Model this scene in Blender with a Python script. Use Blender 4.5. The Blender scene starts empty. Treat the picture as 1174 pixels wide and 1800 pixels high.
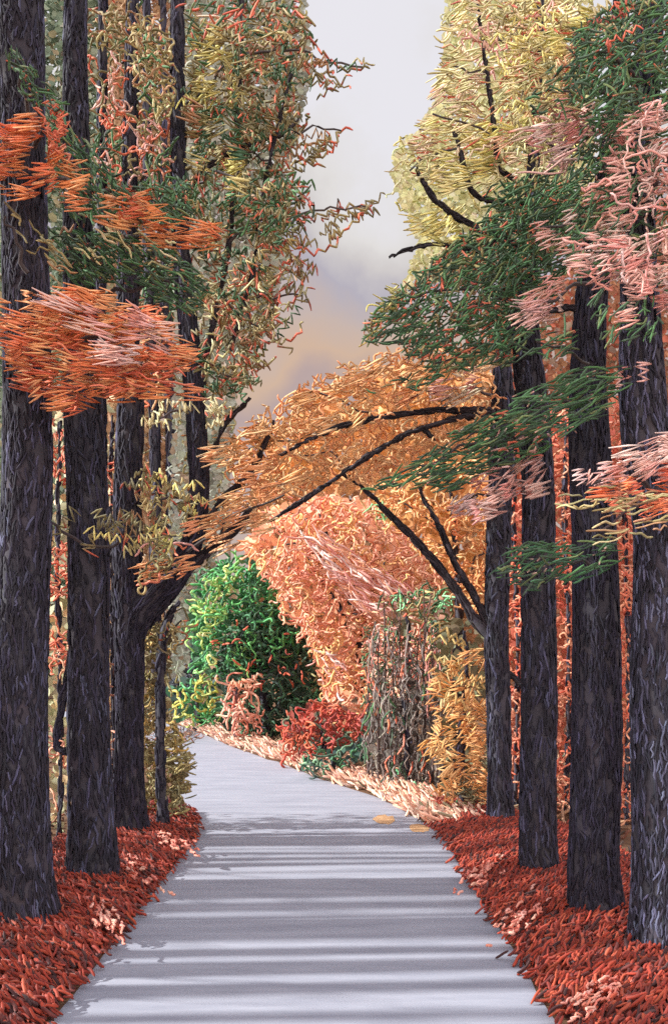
import bpy, math
import numpy as np

# ------------------------------------------------------------------ camera, sky, sun, exposure
sc = bpy.context.scene
COL = sc.collection
F, CX, HY, CAMZ = 1559.0, 587.0, 1154.0, 2.5      # focal length (px of the 1174x1800 photo), axis, horizon, eye height
cd = bpy.data.cameras.new("camera")
cam = bpy.data.objects.new("camera", cd); COL.objects.link(cam)
cam.location = (0, 0, CAMZ); cam.rotation_euler = (math.radians(90), 0, 0)
cd.sensor_fit = 'VERTICAL'; cd.sensor_height = 36.0; cd.sensor_width = 24.0
cd.lens = 36.0 * F / 1800.0
cd.shift_y = (HY - 900.0) / 1800.0
cd.clip_end = 3000
sc.camera = cam

SUN_EL, SUN_AZ = math.radians(27), math.radians(-3)   # from the left, a touch behind the camera
sun_dir = np.array([-math.cos(SUN_EL) * math.cos(SUN_AZ), math.cos(SUN_EL) * math.sin(SUN_AZ), math.sin(SUN_EL)])
sl = bpy.data.lights.new("sun", 'SUN'); sl.energy = 5.0; sl.angle = math.radians(1.2); sl.color = (1.0, 0.97, 0.92)
so = bpy.data.objects.new("sun", sl); COL.objects.link(so)
so.location = (-30, 0, 30)
import mathutils
so.rotation_euler = mathutils.Vector((-sun_dir).tolist()).to_track_quat('-Z', 'Y').to_euler()

world = bpy.data.worlds.new("World"); sc.world = world; world.use_nodes = True
nt = world.node_tree; nt.nodes.clear()
N = nt.nodes.new; L = nt.links.new
wout = N('ShaderNodeOutputWorld')
sky = N('ShaderNodeTexSky'); sky.sky_type = 'NISHITA'; sky.sun_disc = False
sky.sun_elevation = SUN_EL; sky.sun_rotation = math.atan2(sun_dir[0], sun_dir[1])
bg_sky = N('ShaderNodeBackground'); bg_sky.inputs['Strength'].default_value = 0.12
L(sky.outputs[0], bg_sky.inputs['Color'])
# soft high cloud: pale lavender above, greyer lower down, warm near the tree tops
tc = N('ShaderNodeTexCoord'); sep = N('ShaderNodeSeparateXYZ'); L(tc.outputs['Generated'], sep.inputs[0])
nz = N('ShaderNodeTexNoise'); nz.inputs['Scale'].default_value = 5.0; nz.inputs['Detail'].default_value = 6.0
L(tc.outputs['Generated'], nz.inputs['Vector'])
ma = N('ShaderNodeMath'); ma.operation = 'MULTIPLY_ADD'; ma.inputs[1].default_value = 0.40; 
L(nz.outputs['Fac'], ma.inputs[0]); L(sep.outputs['Z'], ma.inputs[2])
ms = N('ShaderNodeMath'); ms.operation = 'SUBTRACT'; ms.inputs[1].default_value = 0.20; L(ma.outputs[0], ms.inputs[0])
rp = N('ShaderNodeValToRGB'); L(ms.outputs[0], rp.inputs[0])
def lin(c):
    c = np.asarray(c, float) / 255.0
    return np.where(c <= 0.04045, c / 12.92, ((c + 0.055) / 1.055) ** 2.4)
stops = [(0.0, (200, 180, 168)), (0.27, (182, 160, 156)), (0.32, (206, 176, 152)), (0.37, (196, 176, 166)), (0.43, (178, 172, 182)), (0.47, (204, 198, 196)), (0.51, (221, 217, 214)), (0.56, (228, 226, 231)), (0.66, (229, 227, 233))]
el = rp.color_ramp.elements
while len(el) > 1: el.remove(el[-1])
el[0].position = stops[0][0]; el[0].color = (*(lin(stops[0][1]) * 0.68), 1)
for p, c in stops[1:]:
    e = el.new(p); e.color = (*(lin(c) * 0.68), 1)
for p, k_ in ((0.80, 1.0), (1.0, 1.25)):          # an overcast sky is brightest overhead
    e = el.new(p); e.color = (*(lin((224, 222, 232)) * k_), 1)
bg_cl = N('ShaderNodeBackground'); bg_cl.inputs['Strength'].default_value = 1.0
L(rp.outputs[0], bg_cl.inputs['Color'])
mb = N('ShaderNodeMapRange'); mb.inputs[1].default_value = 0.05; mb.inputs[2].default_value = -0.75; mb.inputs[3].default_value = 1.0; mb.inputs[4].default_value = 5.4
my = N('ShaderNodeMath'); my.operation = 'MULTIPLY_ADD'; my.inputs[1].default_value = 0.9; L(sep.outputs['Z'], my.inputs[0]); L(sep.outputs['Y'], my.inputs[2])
L(my.outputs[0], mb.inputs[0]); L(mb.outputs[0], bg_cl.inputs['Strength'])   # unseen sky behind the viewer boosted, added fill for foliage facing the camera
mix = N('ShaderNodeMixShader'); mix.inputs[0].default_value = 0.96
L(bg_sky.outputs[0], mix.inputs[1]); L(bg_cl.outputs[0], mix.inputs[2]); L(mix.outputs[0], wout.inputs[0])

vs = sc.view_settings; vs.view_transform = 'Standard'; vs.look = 'None'; vs.exposure = 0.66; vs.gamma = 1.0; vs.use_curve_mapping = False
sc.cycles.max_bounces = 5; sc.cycles.diffuse_bounces = 3; sc.cycles.glossy_bounces = 2
sc.cycles.use_denoising = False

rng = np.random.default_rng(11)
GAIN = 1.55

# ------------------------------------------------------------------ helpers
def W(x, y, d):
    x, y, d = np.broadcast_arrays(np.asarray(x, float), np.asarray(y, float), np.asarray(d, float))
    return np.stack([(x - CX) / F * d, d, CAMZ + (HY - y) / F * d], -1)

def tone(c):
    """keep a colour's hue when it would be lighter than any real thread"""
    m = c.max(-1, keepdims=True); k = np.maximum(m / 0.86, 1.0)
    return np.clip(c / k + 0.045 * np.clip(k - 1, 0, 1.5), 0.004, 0.9)

def palette(pal, n, jit=0.13):
    """pick n colours from [(rgb, weight)...], a little lighter or darker each"""
    cols = np.array([lin(c) for c, _ in pal]); w = np.array([p for _, p in pal], float); w /= w.sum()
    i = rng.choice(len(cols), n, p=w)
    c = (cols[i] * GAIN * 0.9 + 0.035) * np.exp(rng.normal(0, jit, (n, 1))) * (1 + rng.normal(0, 0.03, (n, 3)))
    return tone(c)

def smooth(P):
    A = np.concatenate([P[:, :1], P, P[:, -1:]], 1)
    m = (-A[:, :-3] + 9 * A[:, 1:-2] + 9 * A[:, 2:-1] - A[:, 3:]) / 16
    out = np.empty((P.shape[0], 2 * P.shape[1] - 1, P.shape[2])); out[:, 0::2] = P; out[:, 1::2] = m
    return out

class Builder:
    def __init__(s): s.v, s.q, s.c, s.n = [], [], [], 0
    def add(s, V, Q, C):
        s.v.append(V.reshape(-1, 3)); s.q.append(Q.reshape(-1, 4) + s.n); s.c.append(C.reshape(-1, 3)); s.n += V.size // 3
    def tubes(s, P, r, C, k=4, taper=True, cap=False):
        Nn, n, _ = P.shape
        r = np.broadcast_to(np.asarray(r, float).reshape(Nn, -1), (Nn, n)).copy()
        if taper: r[:, 0] *= 0.5; r[:, -1] *= 0.5
        if C.ndim == 2: C = np.repeat(C[:, None], n, 1)
        t = np.gradient(P, axis=1); t /= np.linalg.norm(t, axis=-1, keepdims=True) + 1e-9
        ref = rng.normal(size=(Nn, 1, 3)); 
        a = np.cross(t, np.broadcast_to(ref, t.shape)); a /= np.linalg.norm(a, axis=-1, keepdims=True) + 1e-9
        b = np.cross(t, a)
        th = np.arange(k) * 2 * np.pi / k
        V = P[:, :, None] + r[:, :, None, None] * (a[:, :, None] * np.cos(th)[:, None] + b[:, :, None] * np.sin(th)[:, None])
        base = (np.arange(Nn) * n * k)[:, None, None] + (np.arange(n - 1) * k)[None, :, None] + np.arange(k)
        nxt = (np.arange(Nn) * n * k)[:, None, None] + (np.arange(n - 1) * k)[None, :, None] + (np.arange(k) + 1) % k
        Q = np.stack([base, nxt, nxt + k, base + k], -1)
        s.add(V, Q, np.repeat(C[:, :, None], k, 2))
    def patches(s, c, size, C, face=2.0):
        """irregular leaf-like flakes: two bent quads each"""
        Nn = len(c)
        nrm = rng.normal(size=(Nn, 3)) + np.array([0, -face * 2.2, 0]); nrm /= np.linalg.norm(nrm, axis=1, keepdims=True)
        u = np.cross(nrm, rng.normal(size=(Nn, 3))); u /= np.linalg.norm(u, axis=1, keepdims=True) + 1e-9
        w = np.cross(nrm, u)
        ang = np.array([0, 60, 120, 180, 240, 300]) * np.pi / 180
        rad = rng.uniform(0.6, 1.25, (Nn, 6)) * np.asarray(size).reshape(-1, 1)
        V = c[:, None] + rad[..., None] * (np.cos(ang)[None, :, None] * u[:, None] + 0.8 * np.sin(ang)[None, :, None] * w[:, None])
        V += (nrm[:, None] * rng.normal(0, 0.16, (Nn, 6, 1))) * np.asarray(size).reshape(-1, 1, 1)
        b = (np.arange(Nn) * 6)[:, None]
        Q = np.concatenate([b + np.array([[0, 1, 2, 3]]), b + np.array([[0, 3, 4, 5]])], 1)
        s.add(V, Q, np.repeat(C[:, None], 6, 1))
    def build(s, name, mat, parent=None, base=(0, 0, 0), label=None):
        V = np.concatenate(s.v) - np.asarray(base); Q = np.concatenate(s.q); C = np.concatenate(s.c)
        me = bpy.data.meshes.new(name)
        me.vertices.add(len(V)); me.vertices.foreach_set('co', V.astype(np.float32).ravel())
        me.loops.add(Q.size); me.loops.foreach_set('vertex_index', Q.astype(np.int32).ravel())
        me.polygons.add(len(Q)); me.polygons.foreach_set('loop_start', (np.arange(len(Q)) * 4).astype(np.int32))
        me.polygons.foreach_set('use_smooth', np.ones(len(Q), bool))
        at = me.color_attributes.new('tint', 'FLOAT_COLOR', 'POINT')
        at.data.foreach_set('color', np.concatenate([C, np.ones((len(C), 1))], 1).astype(np.float32).ravel())
        me.update(calc_edges=True); me.materials.append(mat)
        o = bpy.data.objects.new(name, me); COL.objects.link(o)
        if parent is not None: o.parent = parent
        if label: o['label'] = label
        return o

def thread_material(name, rough, bump_scale, sheen, glow=0.0):
    m = bpy.data.materials.new(name); m.use_nodes = True; t = m.node_tree; b = t.nodes['Principled BSDF']
    a = t.nodes.new('ShaderNodeAttribute'); a.attribute_name = 'tint'
    n = t.nodes.new('ShaderNodeTexNoise'); n.inputs['Scale'].default_value = bump_scale; n.inputs['Detail'].default_value = 2
    o = t.nodes.new('ShaderNodeTexCoord'); t.links.new(o.outputs['Object'], n.inputs['Vector'])
    mr = t.nodes.new('ShaderNodeMapRange'); mr.inputs[3].default_value = 0.78; mr.inputs[4].default_value = 1.22; t.links.new(n.outputs['Fac'], mr.inputs[0])
    mx = t.nodes.new('ShaderNodeVectorMath'); mx.operation = 'SCALE'
    t.links.new(a.outputs['Color'], mx.inputs[0]); t.links.new(mr.outputs[0], mx.inputs['Scale']); t.links.new(mx.outputs[0], b.inputs['Base Color'])
    b.inputs['Roughness'].default_value = rough
    b.inputs['Specular IOR Level'].default_value = 0.3
    b.inputs['Sheen Weight'].default_value = sheen
    if glow:                                    # thin fibre and leaf let some light through
        tr = t.nodes.new('ShaderNodeBsdfTranslucent'); t.links.new(mx.outputs[0], tr.inputs['Color'])
        ms_ = t.nodes.new('ShaderNodeMixShader'); ms_.inputs[0].default_value = glow
        t.links.new(b.outputs[0], ms_.inputs[1]); t.links.new(tr.outputs[0], ms_.inputs[2])
        t.links.new(ms_.outputs[0], t.nodes['Material Output'].inputs['Surface'])
    return m
M_THREAD = thread_material('spun_thread', 0.6, 45, 0.16)
M_BARK = thread_material('thready_bark', 0.8, 30, 0.0)
M_LEAF = thread_material('dull_leaf', 0.85, 9, 0.0, 0.4)

def thing(name, label, cat, loc, group=None):
    o = bpy.data.objects.new(name, None); COL.objects.link(o); o.location = tuple(float(v) for v in loc)
    o.empty_display_size = 0.3
    o['label'] = label; o['category'] = cat
    if group: o['group'] = group
    return o

def in_poly(pts, poly):
    x, y = pts[:, 0], pts[:, 1]; ins = np.zeros(len(pts), bool); p = np.asarray(poly, float); j = len(p) - 1
    for i in range(len(p)):
        xi, yi, xj, yj = *p[i], *p[j]
        c = ((yi > y) != (yj > y)) & (x < (xj - xi) * (y - yi) / (yj - yi + 1e-9) + xi); ins ^= c; j = i
    return ins
def area(poly):
    p = np.asarray(poly, float); q = np.roll(p, -1, 0); return abs((p[:, 0] * q[:, 1] - q[:, 0] * p[:, 1]).sum()) / 2
def box(x0, y0, x1, y1): return [(x0, y0), (x1, y0), (x1, y1), (x0, y1)]
def scatter(poly, n, clump=0.0):
    p = np.asarray(poly, float); lo, hi = p.min(0), p.max(0); out = []
    if clump:
        k = max(3, n // 14); ctr = scatter(poly, k)
    while sum(map(len, out)) < n:
        c = rng.uniform(lo, hi, (n * 2 + 20, 2))
        if clump:
            m = rng.random(len(c)) < 0.8
            c[m] = ctr[rng.integers(0, len(ctr), m.sum())] + rng.normal(0, clump, (m.sum(), 2)) * [1.4, 0.8]
            c = c[in_poly(c, poly)]
        else: c = c[in_poly(c, poly)]
        out.append(c)
    return np.concatenate(out)[:n]

# stitch shapes, local px coordinates: u along, v up, w depth.  each returns (N, n, 3), mean area covered by one
def st_hswitch(n, s=1.0, ang=0, sd=0.12, A=26):
    k = 7; a = A * s * rng.uniform(0.55, 1.35, (n, 1)); sg = np.where(np.arange(k) % 2, 1, -1)
    u = sg * a * rng.uniform(0.65, 1.2, (n, k)) + rng.normal(0, 4, (n, 1)); v = (np.linspace(1, -1, k) * 15 * s) * rng.uniform(0.6, 1.3, (n, 1)) + rng.normal(0, 2.2, (n, k))
    return rot(u, v, ang + rng.normal(0, sd, (n, 1)), n, k), 1.2 * A * s * 2 * 6 * 4.6 * .38
def st_zig(n, s=1.0, ang=0, sd=0.35, A=8, Ln=70):
    k = 9; u = np.linspace(-.5, .5, k) * Ln * s * rng.uniform(0.6, 1.3, (n, 1)) + rng.normal(0, 3, (n, k))
    v = np.where(np.arange(k) % 2, 1, -1) * A * s * rng.uniform(0.3, 1.4, (n, k))
    return rot(u, v, ang + rng.normal(0, sd, (n, 1)), n, k), 110 * s * 4.6
def st_dash(n, s=1.0, ang=0, sd=0.4, Ln=24):
    k = 3; u = np.linspace(-.5, .5, k) * Ln * s * rng.uniform(0.6, 1.5, (n, 1)); v = rng.normal(0, 2.5 * s, (n, k))
    return rot(u, v, ang + rng.normal(0, sd, (n, 1)), n, k), Ln * s * 4.6
def st_curl(n, s=1.0, ang=0, sd=3, step=9):
    k = 9; h = rng.uniform(0, 6.28, (n, 1)) + np.cumsum(rng.normal(0, 0.95, (n, k)), 1)
    u = np.cumsum(np.cos(h), 1) * step * s; v = np.cumsum(np.sin(h), 1) * step * s * 0.9
    u -= u.mean(1, keepdims=True); v -= v.mean(1, keepdims=True)
    return rot(u, v, 0, n, k), 8 * step * s * 4.6
def st_long(n, s=1.0, ang=0, sd=0.12, Ln=70):
    k = 5; u = np.linspace(-.5, .5, k) * Ln * s * rng.uniform(0.6, 1.3, (n, 1)); v = rng.normal(0, 2.8 * s, (n, k))
    return rot(u, v, ang + rng.normal(0, sd, (n, 1)), n, k), Ln * s * 4.6
def rot(u, v, a, n, k):
    c, s_ = np.cos(a), np.sin(a)
    return np.stack([u * c - v * s_, u * s_ + v * c, rng.normal(0, 4.0, (n, k))], -1)
STY = dict(h=st_hswitch, zig=st_zig, dash=st_dash, curl=st_curl, long=st_long)

def stitch(B, poly, d0, d1, sty, pal, cov, tip=None, tipp=0.4, r=1.95, clump=0, g=1.0, **kw):
    f = STY[sty]; _, a1 = f(4, **kw); n = max(2, int(area(poly) * cov * 1.45 / a1))
    loc, _ = f(n, **kw); loc = smooth(loc)
    xy = scatter(poly, n, clump); d = rng.uniform(d0, d1, n); c = W(xy[:, 0], xy[:, 1], d)
    yaw = rng.normal(0, 0.5, (n, 1)); m = (d / F)[:, None]
    P = np.stack([c[:, :1] + (loc[..., 0] * np.cos(yaw) + loc[..., 2] * np.sin(yaw) * .5) * m,
                  c[:, 1:2] + (loc[..., 0] * np.sin(yaw) + loc[..., 2]) * m, c[:, 2:3] + loc[..., 1] * m], -1)
    C = np.repeat(tone(palette(pal, n) * g)[:, None], loc.shape[1], 1)
    if tip:
        tc_ = palette(tip, n)
        e = rng.random((n, 2)) < tipp; q = 2 if loc.shape[1] > 6 else 1
        C[e[:, 0], :q] = tc_[e[:, 0], None]; C[e[:, 1], -q:] = tc_[e[:, 1], None]
        # some turns of the thread carry the tip colour too
        if loc.shape[1] > 8:
            for j in range(4, loc.shape[1] - 3, 4):
                g = rng.random(n) < tipp * .5; C[g, j] = tc_[g]
    B.tubes(P, r * d / F * rng.uniform(0.8, 1.2, n), C, k=4)

def zigline(B, path, d, pal, tip, amp=8, step=9, r=2.1):
    p = np.array(path, float)
    for _ in range(3): p = smooth(p[None])[0]
    L_ = np.concatenate([[0], np.cumsum(np.hypot(*np.diff(p, axis=0).T))]); n = max(4, int(L_[-1] / step)); q = np.linspace(0, L_[-1], n)
    x, y = np.interp(q, L_, p[:, 0]), np.interp(q, L_, p[:, 1])
    off = np.where(np.arange(n) % 2, 1, -1) * amp * rng.uniform(.3, 1.3, n) * np.linspace(1, .45, n)
    P = W(x + rng.normal(0, 2.5, n) + off * .3, y + off, d + rng.normal(0, .05, n))[None]; P = smooth(P)
    C = np.repeat(palette(pal, 1)[:, None], P.shape[1], 1); m = rng.random(n) < .42
    for k in np.nonzero(m)[0]: C[0, max(0, 2 * k - 1):2 * k + 1] = palette(tip, 1)
    B.tubes(P, np.array([r * d / F]), C, k=5)

def wash(B, poly, d0, d1, pal, cov, size=13, clump=0, gain=0.8, face=2.0):
    size = size * 0.68
    n = max(3, int(area(poly) * cov / (2.0 * size * size)))
    xy = scatter(poly, n, clump); d = rng.uniform(d0, d1, n)
    B.patches(W(xy[:, 0], xy[:, 1], d), size * d / F * rng.uniform(0.6, 1.3, n), palette(pal, n, 0.05 if face > 2 else .08) * gain, face)

def resample(P, step):
    P = np.asarray(P, float)
    for _ in range(3): P = smooth(P[None])[0]
    return P

BARK = [((56, 50, 64), 5), ((44, 39, 51), 4), ((72, 66, 82), 3), ((98, 93, 116), 0.5)]
BARK_LAV = [((60, 54, 62), 5), ((46, 42, 52), 3), ((80, 76, 92), 3), ((120, 118, 140), 1.2)]
BARK_BRN = [((58, 44, 44), 5), ((44, 34, 36), 4), ((74, 60, 60), 3)]

def stem_mesh(B, pts, bark=BARK, cov=1.5, threads=True, th=2.1):
    """a trunk or limb through (x_px, y_px, depth, half-width px) with stitched bark all round it"""
    a = np.array(pts, float)
    Q = np.concatenate([W(a[:, 0], a[:, 1], a[:, 2]), (a[:, 3] * a[:, 2] / F)[:, None]], 1)
    Q = resample(Q, 0.2); P = Q[:, :3]; R = np.maximum(Q[:, 3], 0.004)
    k = 14 if R.max() > 0.05 else 7
    d = P[:, 1].mean()
    t = np.gradient(P, axis=0); t /= np.linalg.norm(t, axis=1, keepdims=True)
    ref = np.array([0.13, -1.0, 0.05]); A = np.cross(t, ref); A /= np.linalg.norm(A, axis=1, keepdims=True); Bn = np.cross(A, t)
    ph = np.arange(k) * 2 * np.pi / k
    rj = R[:, None] * (1 + rng.normal(0, 0.05, (len(R), k)))
    V = P[:, None] + rj[..., None] * (A[:, None] * np.cos(ph)[None, :, None] + Bn[:, None] * np.sin(ph)[None, :, None])
    b = (np.arange(len(R) - 1) * k)[:, None]
    Qd = np.stack([b + np.arange(k), b + (np.arange(k) + 1) % k, b + k + (np.arange(k) + 1) % k, b + k + np.arange(k)], -1)
    C = np.repeat(palette([((38, 36, 48), 1)] if threads else bark, len(R), 0.08)[:, None], k, 1)
    B.add(V, Qd, C)
    if not threads: return
    seg = np.linalg.norm(np.diff(P, axis=0), axis=1); cum = np.concatenate([[0], np.cumsum(seg)])
    tr = th * d / F; sl_ = 30 * d / F
    n = int((seg * 2 * np.pi * (R[1:] + R[:-1]) / 2).sum() / (sl_ * 2 * tr) * cov)
    n = max(8, min(n, 9000))
    # positions weighted by girth
    wgt = np.concatenate([[0], np.cumsum(seg * (R[1:] + R[:-1]))]); wgt /= wgt[-1]
    s0 = np.interp(rng.random(n), wgt, cum); ln = sl_ * rng.uniform(0.5, 1.4, n)
    kk = 5; s = s0[:, None] + np.linspace(-.5, .5, kk) * ln[:, None]
    s = np.clip(s, 0, cum[-1]); 
    itp = lambda arr: np.stack([np.interp(s, cum, arr[:, i]) for i in range(3)], -1)
    Pc, Aa, Bb = itp(P), itp(A), itp(Bn); rr = np.interp(s, cum, R)
    th0 = rng.uniform(0, 2 * np.pi, (n, 1)) + (rng.normal(0, 1, (n, 1)) * np.linspace(-1.3, 1.3, kk) + rng.normal(0, .45, (n, kk))) * (tr / rr)
    ro = rr * 1.02 + tr * rng.uniform(0.1, 0.9, (n, 1))
    T = Pc + ro[..., None] * (Aa * np.cos(th0)[..., None] + Bb * np.sin(th0)[..., None])
    B.tubes(T, tr * rng.uniform(0.75, 1.25, n), palette(bark, n) * 0.40 * np.array([.84, .92, 1.12]), k=4)

def twig(B, p, q, r0=5, r1=1.6, col=((48, 38, 40), 1)):
    """thin wandering branch between two (x,y,d) points"""
    p, q = np.array(p, float), np.array(q, float); t = np.linspace(0, 1, 7)[:, None]
    X = p + (q - p) * t; L_ = np.hypot(*(q - p)[:2]); X[1:-1, :2] += rng.normal(0, 0.035 * L_ + 1, (5, 2)); X[:, 1] -= np.sin(t[:, 0] * np.pi) * 0.06 * L_
    P = W(X[:, 0], X[:, 1], X[:, 2])[None]; P = smooth(P)
    r = np.linspace(r0, r1, P.shape[1]) * p[2] / F
    B.tubes(P, r[None], palette([col], 1), k=6, taper=False)

def ground_px(x, y): 
    d = CAMZ * F / (y - HY); return W(x, y, d)

class Tree:
    def __init__(s, name, label, cat, x, y, group=None, d=None):
        s.d = d if d else CAMZ * F / (y - HY); s.x = x
        s.base = np.array([(x - CX) / F * s.d, s.d, 0.0]); s.root = thing(name, label, cat, s.base, group)
        s.yb = HY + CAMZ * F / s.d
    def stem(s, pts, part='trunk', bark=BARK, on=None, **kw):
        f = (0.62 if bark is BARK_BRN else 0.8) if part in ('limb', 'branch') and pts[0][-1] < 20 else 0.87
        if part == 'trunk' and len(pts) > 5:
            pts = [(p[0] + (rng.normal(0, .05 * p[-1]) if i > 1 else 0), *p[1:-1], p[-1] * (1.12 if i == 0 else 1.06 if i == 1 else rng.uniform(.95, 1.05))) for i, p in enumerate(pts)]
        B = Builder(); stem_mesh(B, [(p[0], p[1], (p[2] if len(p) > 3 else s.d), p[-1] * f) for p in pts], bark, **kw)
        return B.build(part, M_BARK, on or s.root, s.base)
    def spray(s, part, layers, label=None, twigs=(), mat=None):
        B = Builder()
        for l in layers:
            l = dict(l); kind = l.pop('k', 'st'); d0 = s.d + l.pop('a', -1.0); d1 = s.d + l.pop('b', 1.0)
            if kind == 'st': stitch(B, l.pop('poly'), d0, d1, l.pop('sty'), l.pop('pal'), l.pop('cov'), **l)
            elif kind == 'zz':
                for p_ in l['paths']: zigline(B, p_, s.d + rng.uniform(-.9, .9), l['pal'], TIP)
            else: wash(B, l.pop('poly'), d0, d1, l.pop('pal'), l.pop('cov'), **l)
        for t in twigs:
            p, q = t[0], t[1]; r0 = t[2] if len(t) > 2 else 5
            f = lambda u: (u[0], u[1], s.d + (u[2] if len(u) > 2 else 0))
            twig(B, f(p), f(q), r0)
        return B.build(part, mat or M_THREAD, s.root, s.base, label)

# colours as the threads show in daylight
ORG = [((236, 146, 80), 5), ((222, 116, 64), 3), ((242, 170, 108), 3.5), ((194, 94, 56), 2)]
COR = [((216, 118, 84), 5), ((204, 96, 66), 4), ((232, 150, 116), 2)]
PNK = [((242, 196, 184), 5), ((236, 176, 164), 4), ((246, 218, 208), 2.5), ((216, 146, 136), 2)]
GLD = [((240, 178, 108), 5), ((246, 198, 134), 4), ((228, 152, 84), 3), ((204, 128, 68), 1.5)]
SAL = [((236, 166, 130), 5), ((242, 186, 150), 4), ((220, 138, 104), 4), ((230, 150, 122), 2)]
GRN = [((38, 84, 44), 5), ((56, 106, 56), 3), ((30, 64, 38), 4), ((92, 112, 62), 1.4)]
GRN_B = [((52, 140, 74), 4), ((84, 164, 88), 3), ((38, 108, 62), 4), ((120, 176, 96), 2)]
GRN_D = [((28, 84, 48), 4), ((24, 66, 42), 4), ((44, 104, 60), 2), ((24, 52, 46), 2)]
OLV = [((130, 120, 74), 5), ((104, 98, 58), 4), ((154, 140, 88), 3), ((134, 100, 62), 2)]
OLP = [((184, 178, 126), 4), ((162, 154, 104), 3), ((202, 196, 148), 3), ((180, 140, 104), 1)]
YEL = [((200, 190, 112), 4), ((186, 176, 100), 3), ((220, 210, 146), 2)]
CRM = [((236, 216, 186), 3), ((226, 196, 168), 3)]
TIP = [((178, 76, 50), 3), ((198, 92, 62), 2), ((150, 62, 46), 1.5)]
RED = [((182, 68, 44), 5), ((158, 56, 40), 4), ((198, 88, 58), 2), ((112, 44, 38), 2), ((78, 44, 44), 1.5)]
TAN = [((188, 146, 104), 3), ((172, 128, 88), 3), ((204, 164, 122), 2)]
GWASH = [((230, 184, 126), 4), ((220, 168, 108), 3), ((236, 196, 144), 2)]

# ------------------------------------------------------------------ ground, road, banks
def simple_mat(name, build):
    m = bpy.data.materials.new(name); m.use_nodes = True; build(m.node_tree, m.node_tree.nodes['Principled BSDF']); return m
def mat_noise(c1, c2, scale, rough=0.9, bump=0.3, stretch=(1, 1, 1)):
    def f(t, b):
        o = t.nodes.new('ShaderNodeTexCoord'); mp = t.nodes.new('ShaderNodeMapping'); mp.inputs['Scale'].default_value = stretch
        t.links.new(o.outputs['Object'], mp.inputs[0])
        n = t.nodes.new('ShaderNodeTexNoise'); n.inputs['Scale'].default_value = scale; n.inputs['Detail'].default_value = 6; n.inputs['Roughness'].default_value = 0.65
        t.links.new(mp.outputs[0], n.inputs['Vector'])
        r = t.nodes.new('ShaderNodeValToRGB'); r.color_ramp.elements[0].color = (*lin(c1), 1); r.color_ramp.elements[1].color = (*lin(c2), 1)
        r.color_ramp.elements[0].position = 0.35; r.color_ramp.elements[1].position = 0.65
        t.links.new(n.outputs['Fac'], r.inputs[0]); t.links.new(r.outputs[0], b.inputs['Base Color'])
        bp = t.nodes.new('ShaderNodeBump'); bp.inputs['Strength'].default_value = bump; bp.inputs['Distance'].default_value = 0.02
        t.links.new(n.outputs['Fac'], bp.inputs['Height']); t.links.new(bp.outputs[0], b.inputs['Normal'])
        b.inputs['Roughness'].default_value = rough; b.inputs['Specular IOR Level'].default_value = 0.2
    return f
M_GROUND = simple_mat('leaf_litter', mat_noise((88, 66, 54), (128, 98, 74), 6))
M_ROAD = simple_mat('pale_road', mat_noise((146, 150, 164), (166, 170, 183), 2.2, 0.8, 0.12, (0.35, 2.4, 1)))
M_SAND = simple_mat('ochre_sand', mat_noise((190, 150, 112), (208, 172, 132), 9))

def sheet(name, V, Q, mat, kind='structure'):
    me = bpy.data.meshes.new(name); me.from_pydata([tuple(map(float, v)) for v in V], [], Q); me.materials.append(mat)
    o = bpy.data.objects.new(name, me); COL.objects.link(o); o['kind'] = kind; return o
g = [-900, -200, -60, -20, 0, 20, 60, 200, 900]; gy = [-200, -40, 0, 10, 20, 40, 80, 200, 1500]
sheet('ground', [(x, y, 0) for y in gy for x in g], [(j * 9 + i, j * 9 + i + 1, (j + 1) * 9 + i + 1, (j + 1) * 9 + i) for j in range(8) for i in range(8)], M_GROUND)
LE = np.array([(-1.93, -12), (-1.93, 0), (-1.93, 6), (-1.93, 10), (-1.95, 12.3), (-2.3, 14), (-2.75, 16), (-3.7, 20), (-5.0, 24), (-6.6, 28), (-9.5, 32), (-14, 36), (-22, 40)], float)
RE = np.array([(1.53, -12), (1.53, 0), (1.53, 6), (1.51, 10), (1.5, 12.5), (1.15, 14.2), (.70, 15.9), (-.33, 18.2), (-1.2, 20.6), (-3.0, 25), (-5.6, 32), (-10.5, 39), (-20, 45)], float)
for _ in range(3): LE = smooth(LE[None])[0]; RE = smooth(RE[None])[0]
wob = rng.normal(0, 0.018, (len(LE), 2)); wob2 = rng.normal(0, 0.018, (len(LE), 2))
V = []; Q = []; nn = 9
for i in range(len(LE)):
    a, b = LE[i] + wob[i], RE[i] + wob2[i]
    for j in range(nn):
        p = a + (b - a) * j / (nn - 1); V.append((p[0], p[1], 0.004))
for i in range(len(LE) - 1):
    for j in range(nn - 1): Q.append((i * nn + j, i * nn + j + 1, (i + 1) * nn + j + 1, (i + 1) * nn + j))
sheet('road', V, Q, M_ROAD)
for (x, y, rx, ry) in ((676, 1441, .16, .40), (737, 1457, .15, .30)):
    c = ground_px(x, y); n = 18; a = np.arange(n) * 2 * np.pi / n; rr = 1 + rng.normal(0, 0.12, n)
    sheet('sand', [(c[0], c[1], 0.008)] + [(c[0] + rx * r_ * math.cos(t_), c[1] + ry * r_ * math.sin(t_), 0.008) for r_, t_ in zip(rr, a)],
          [(0, 1 + i, 1 + (i + 1) % n) for i in range(n)], M_SAND)

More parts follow.
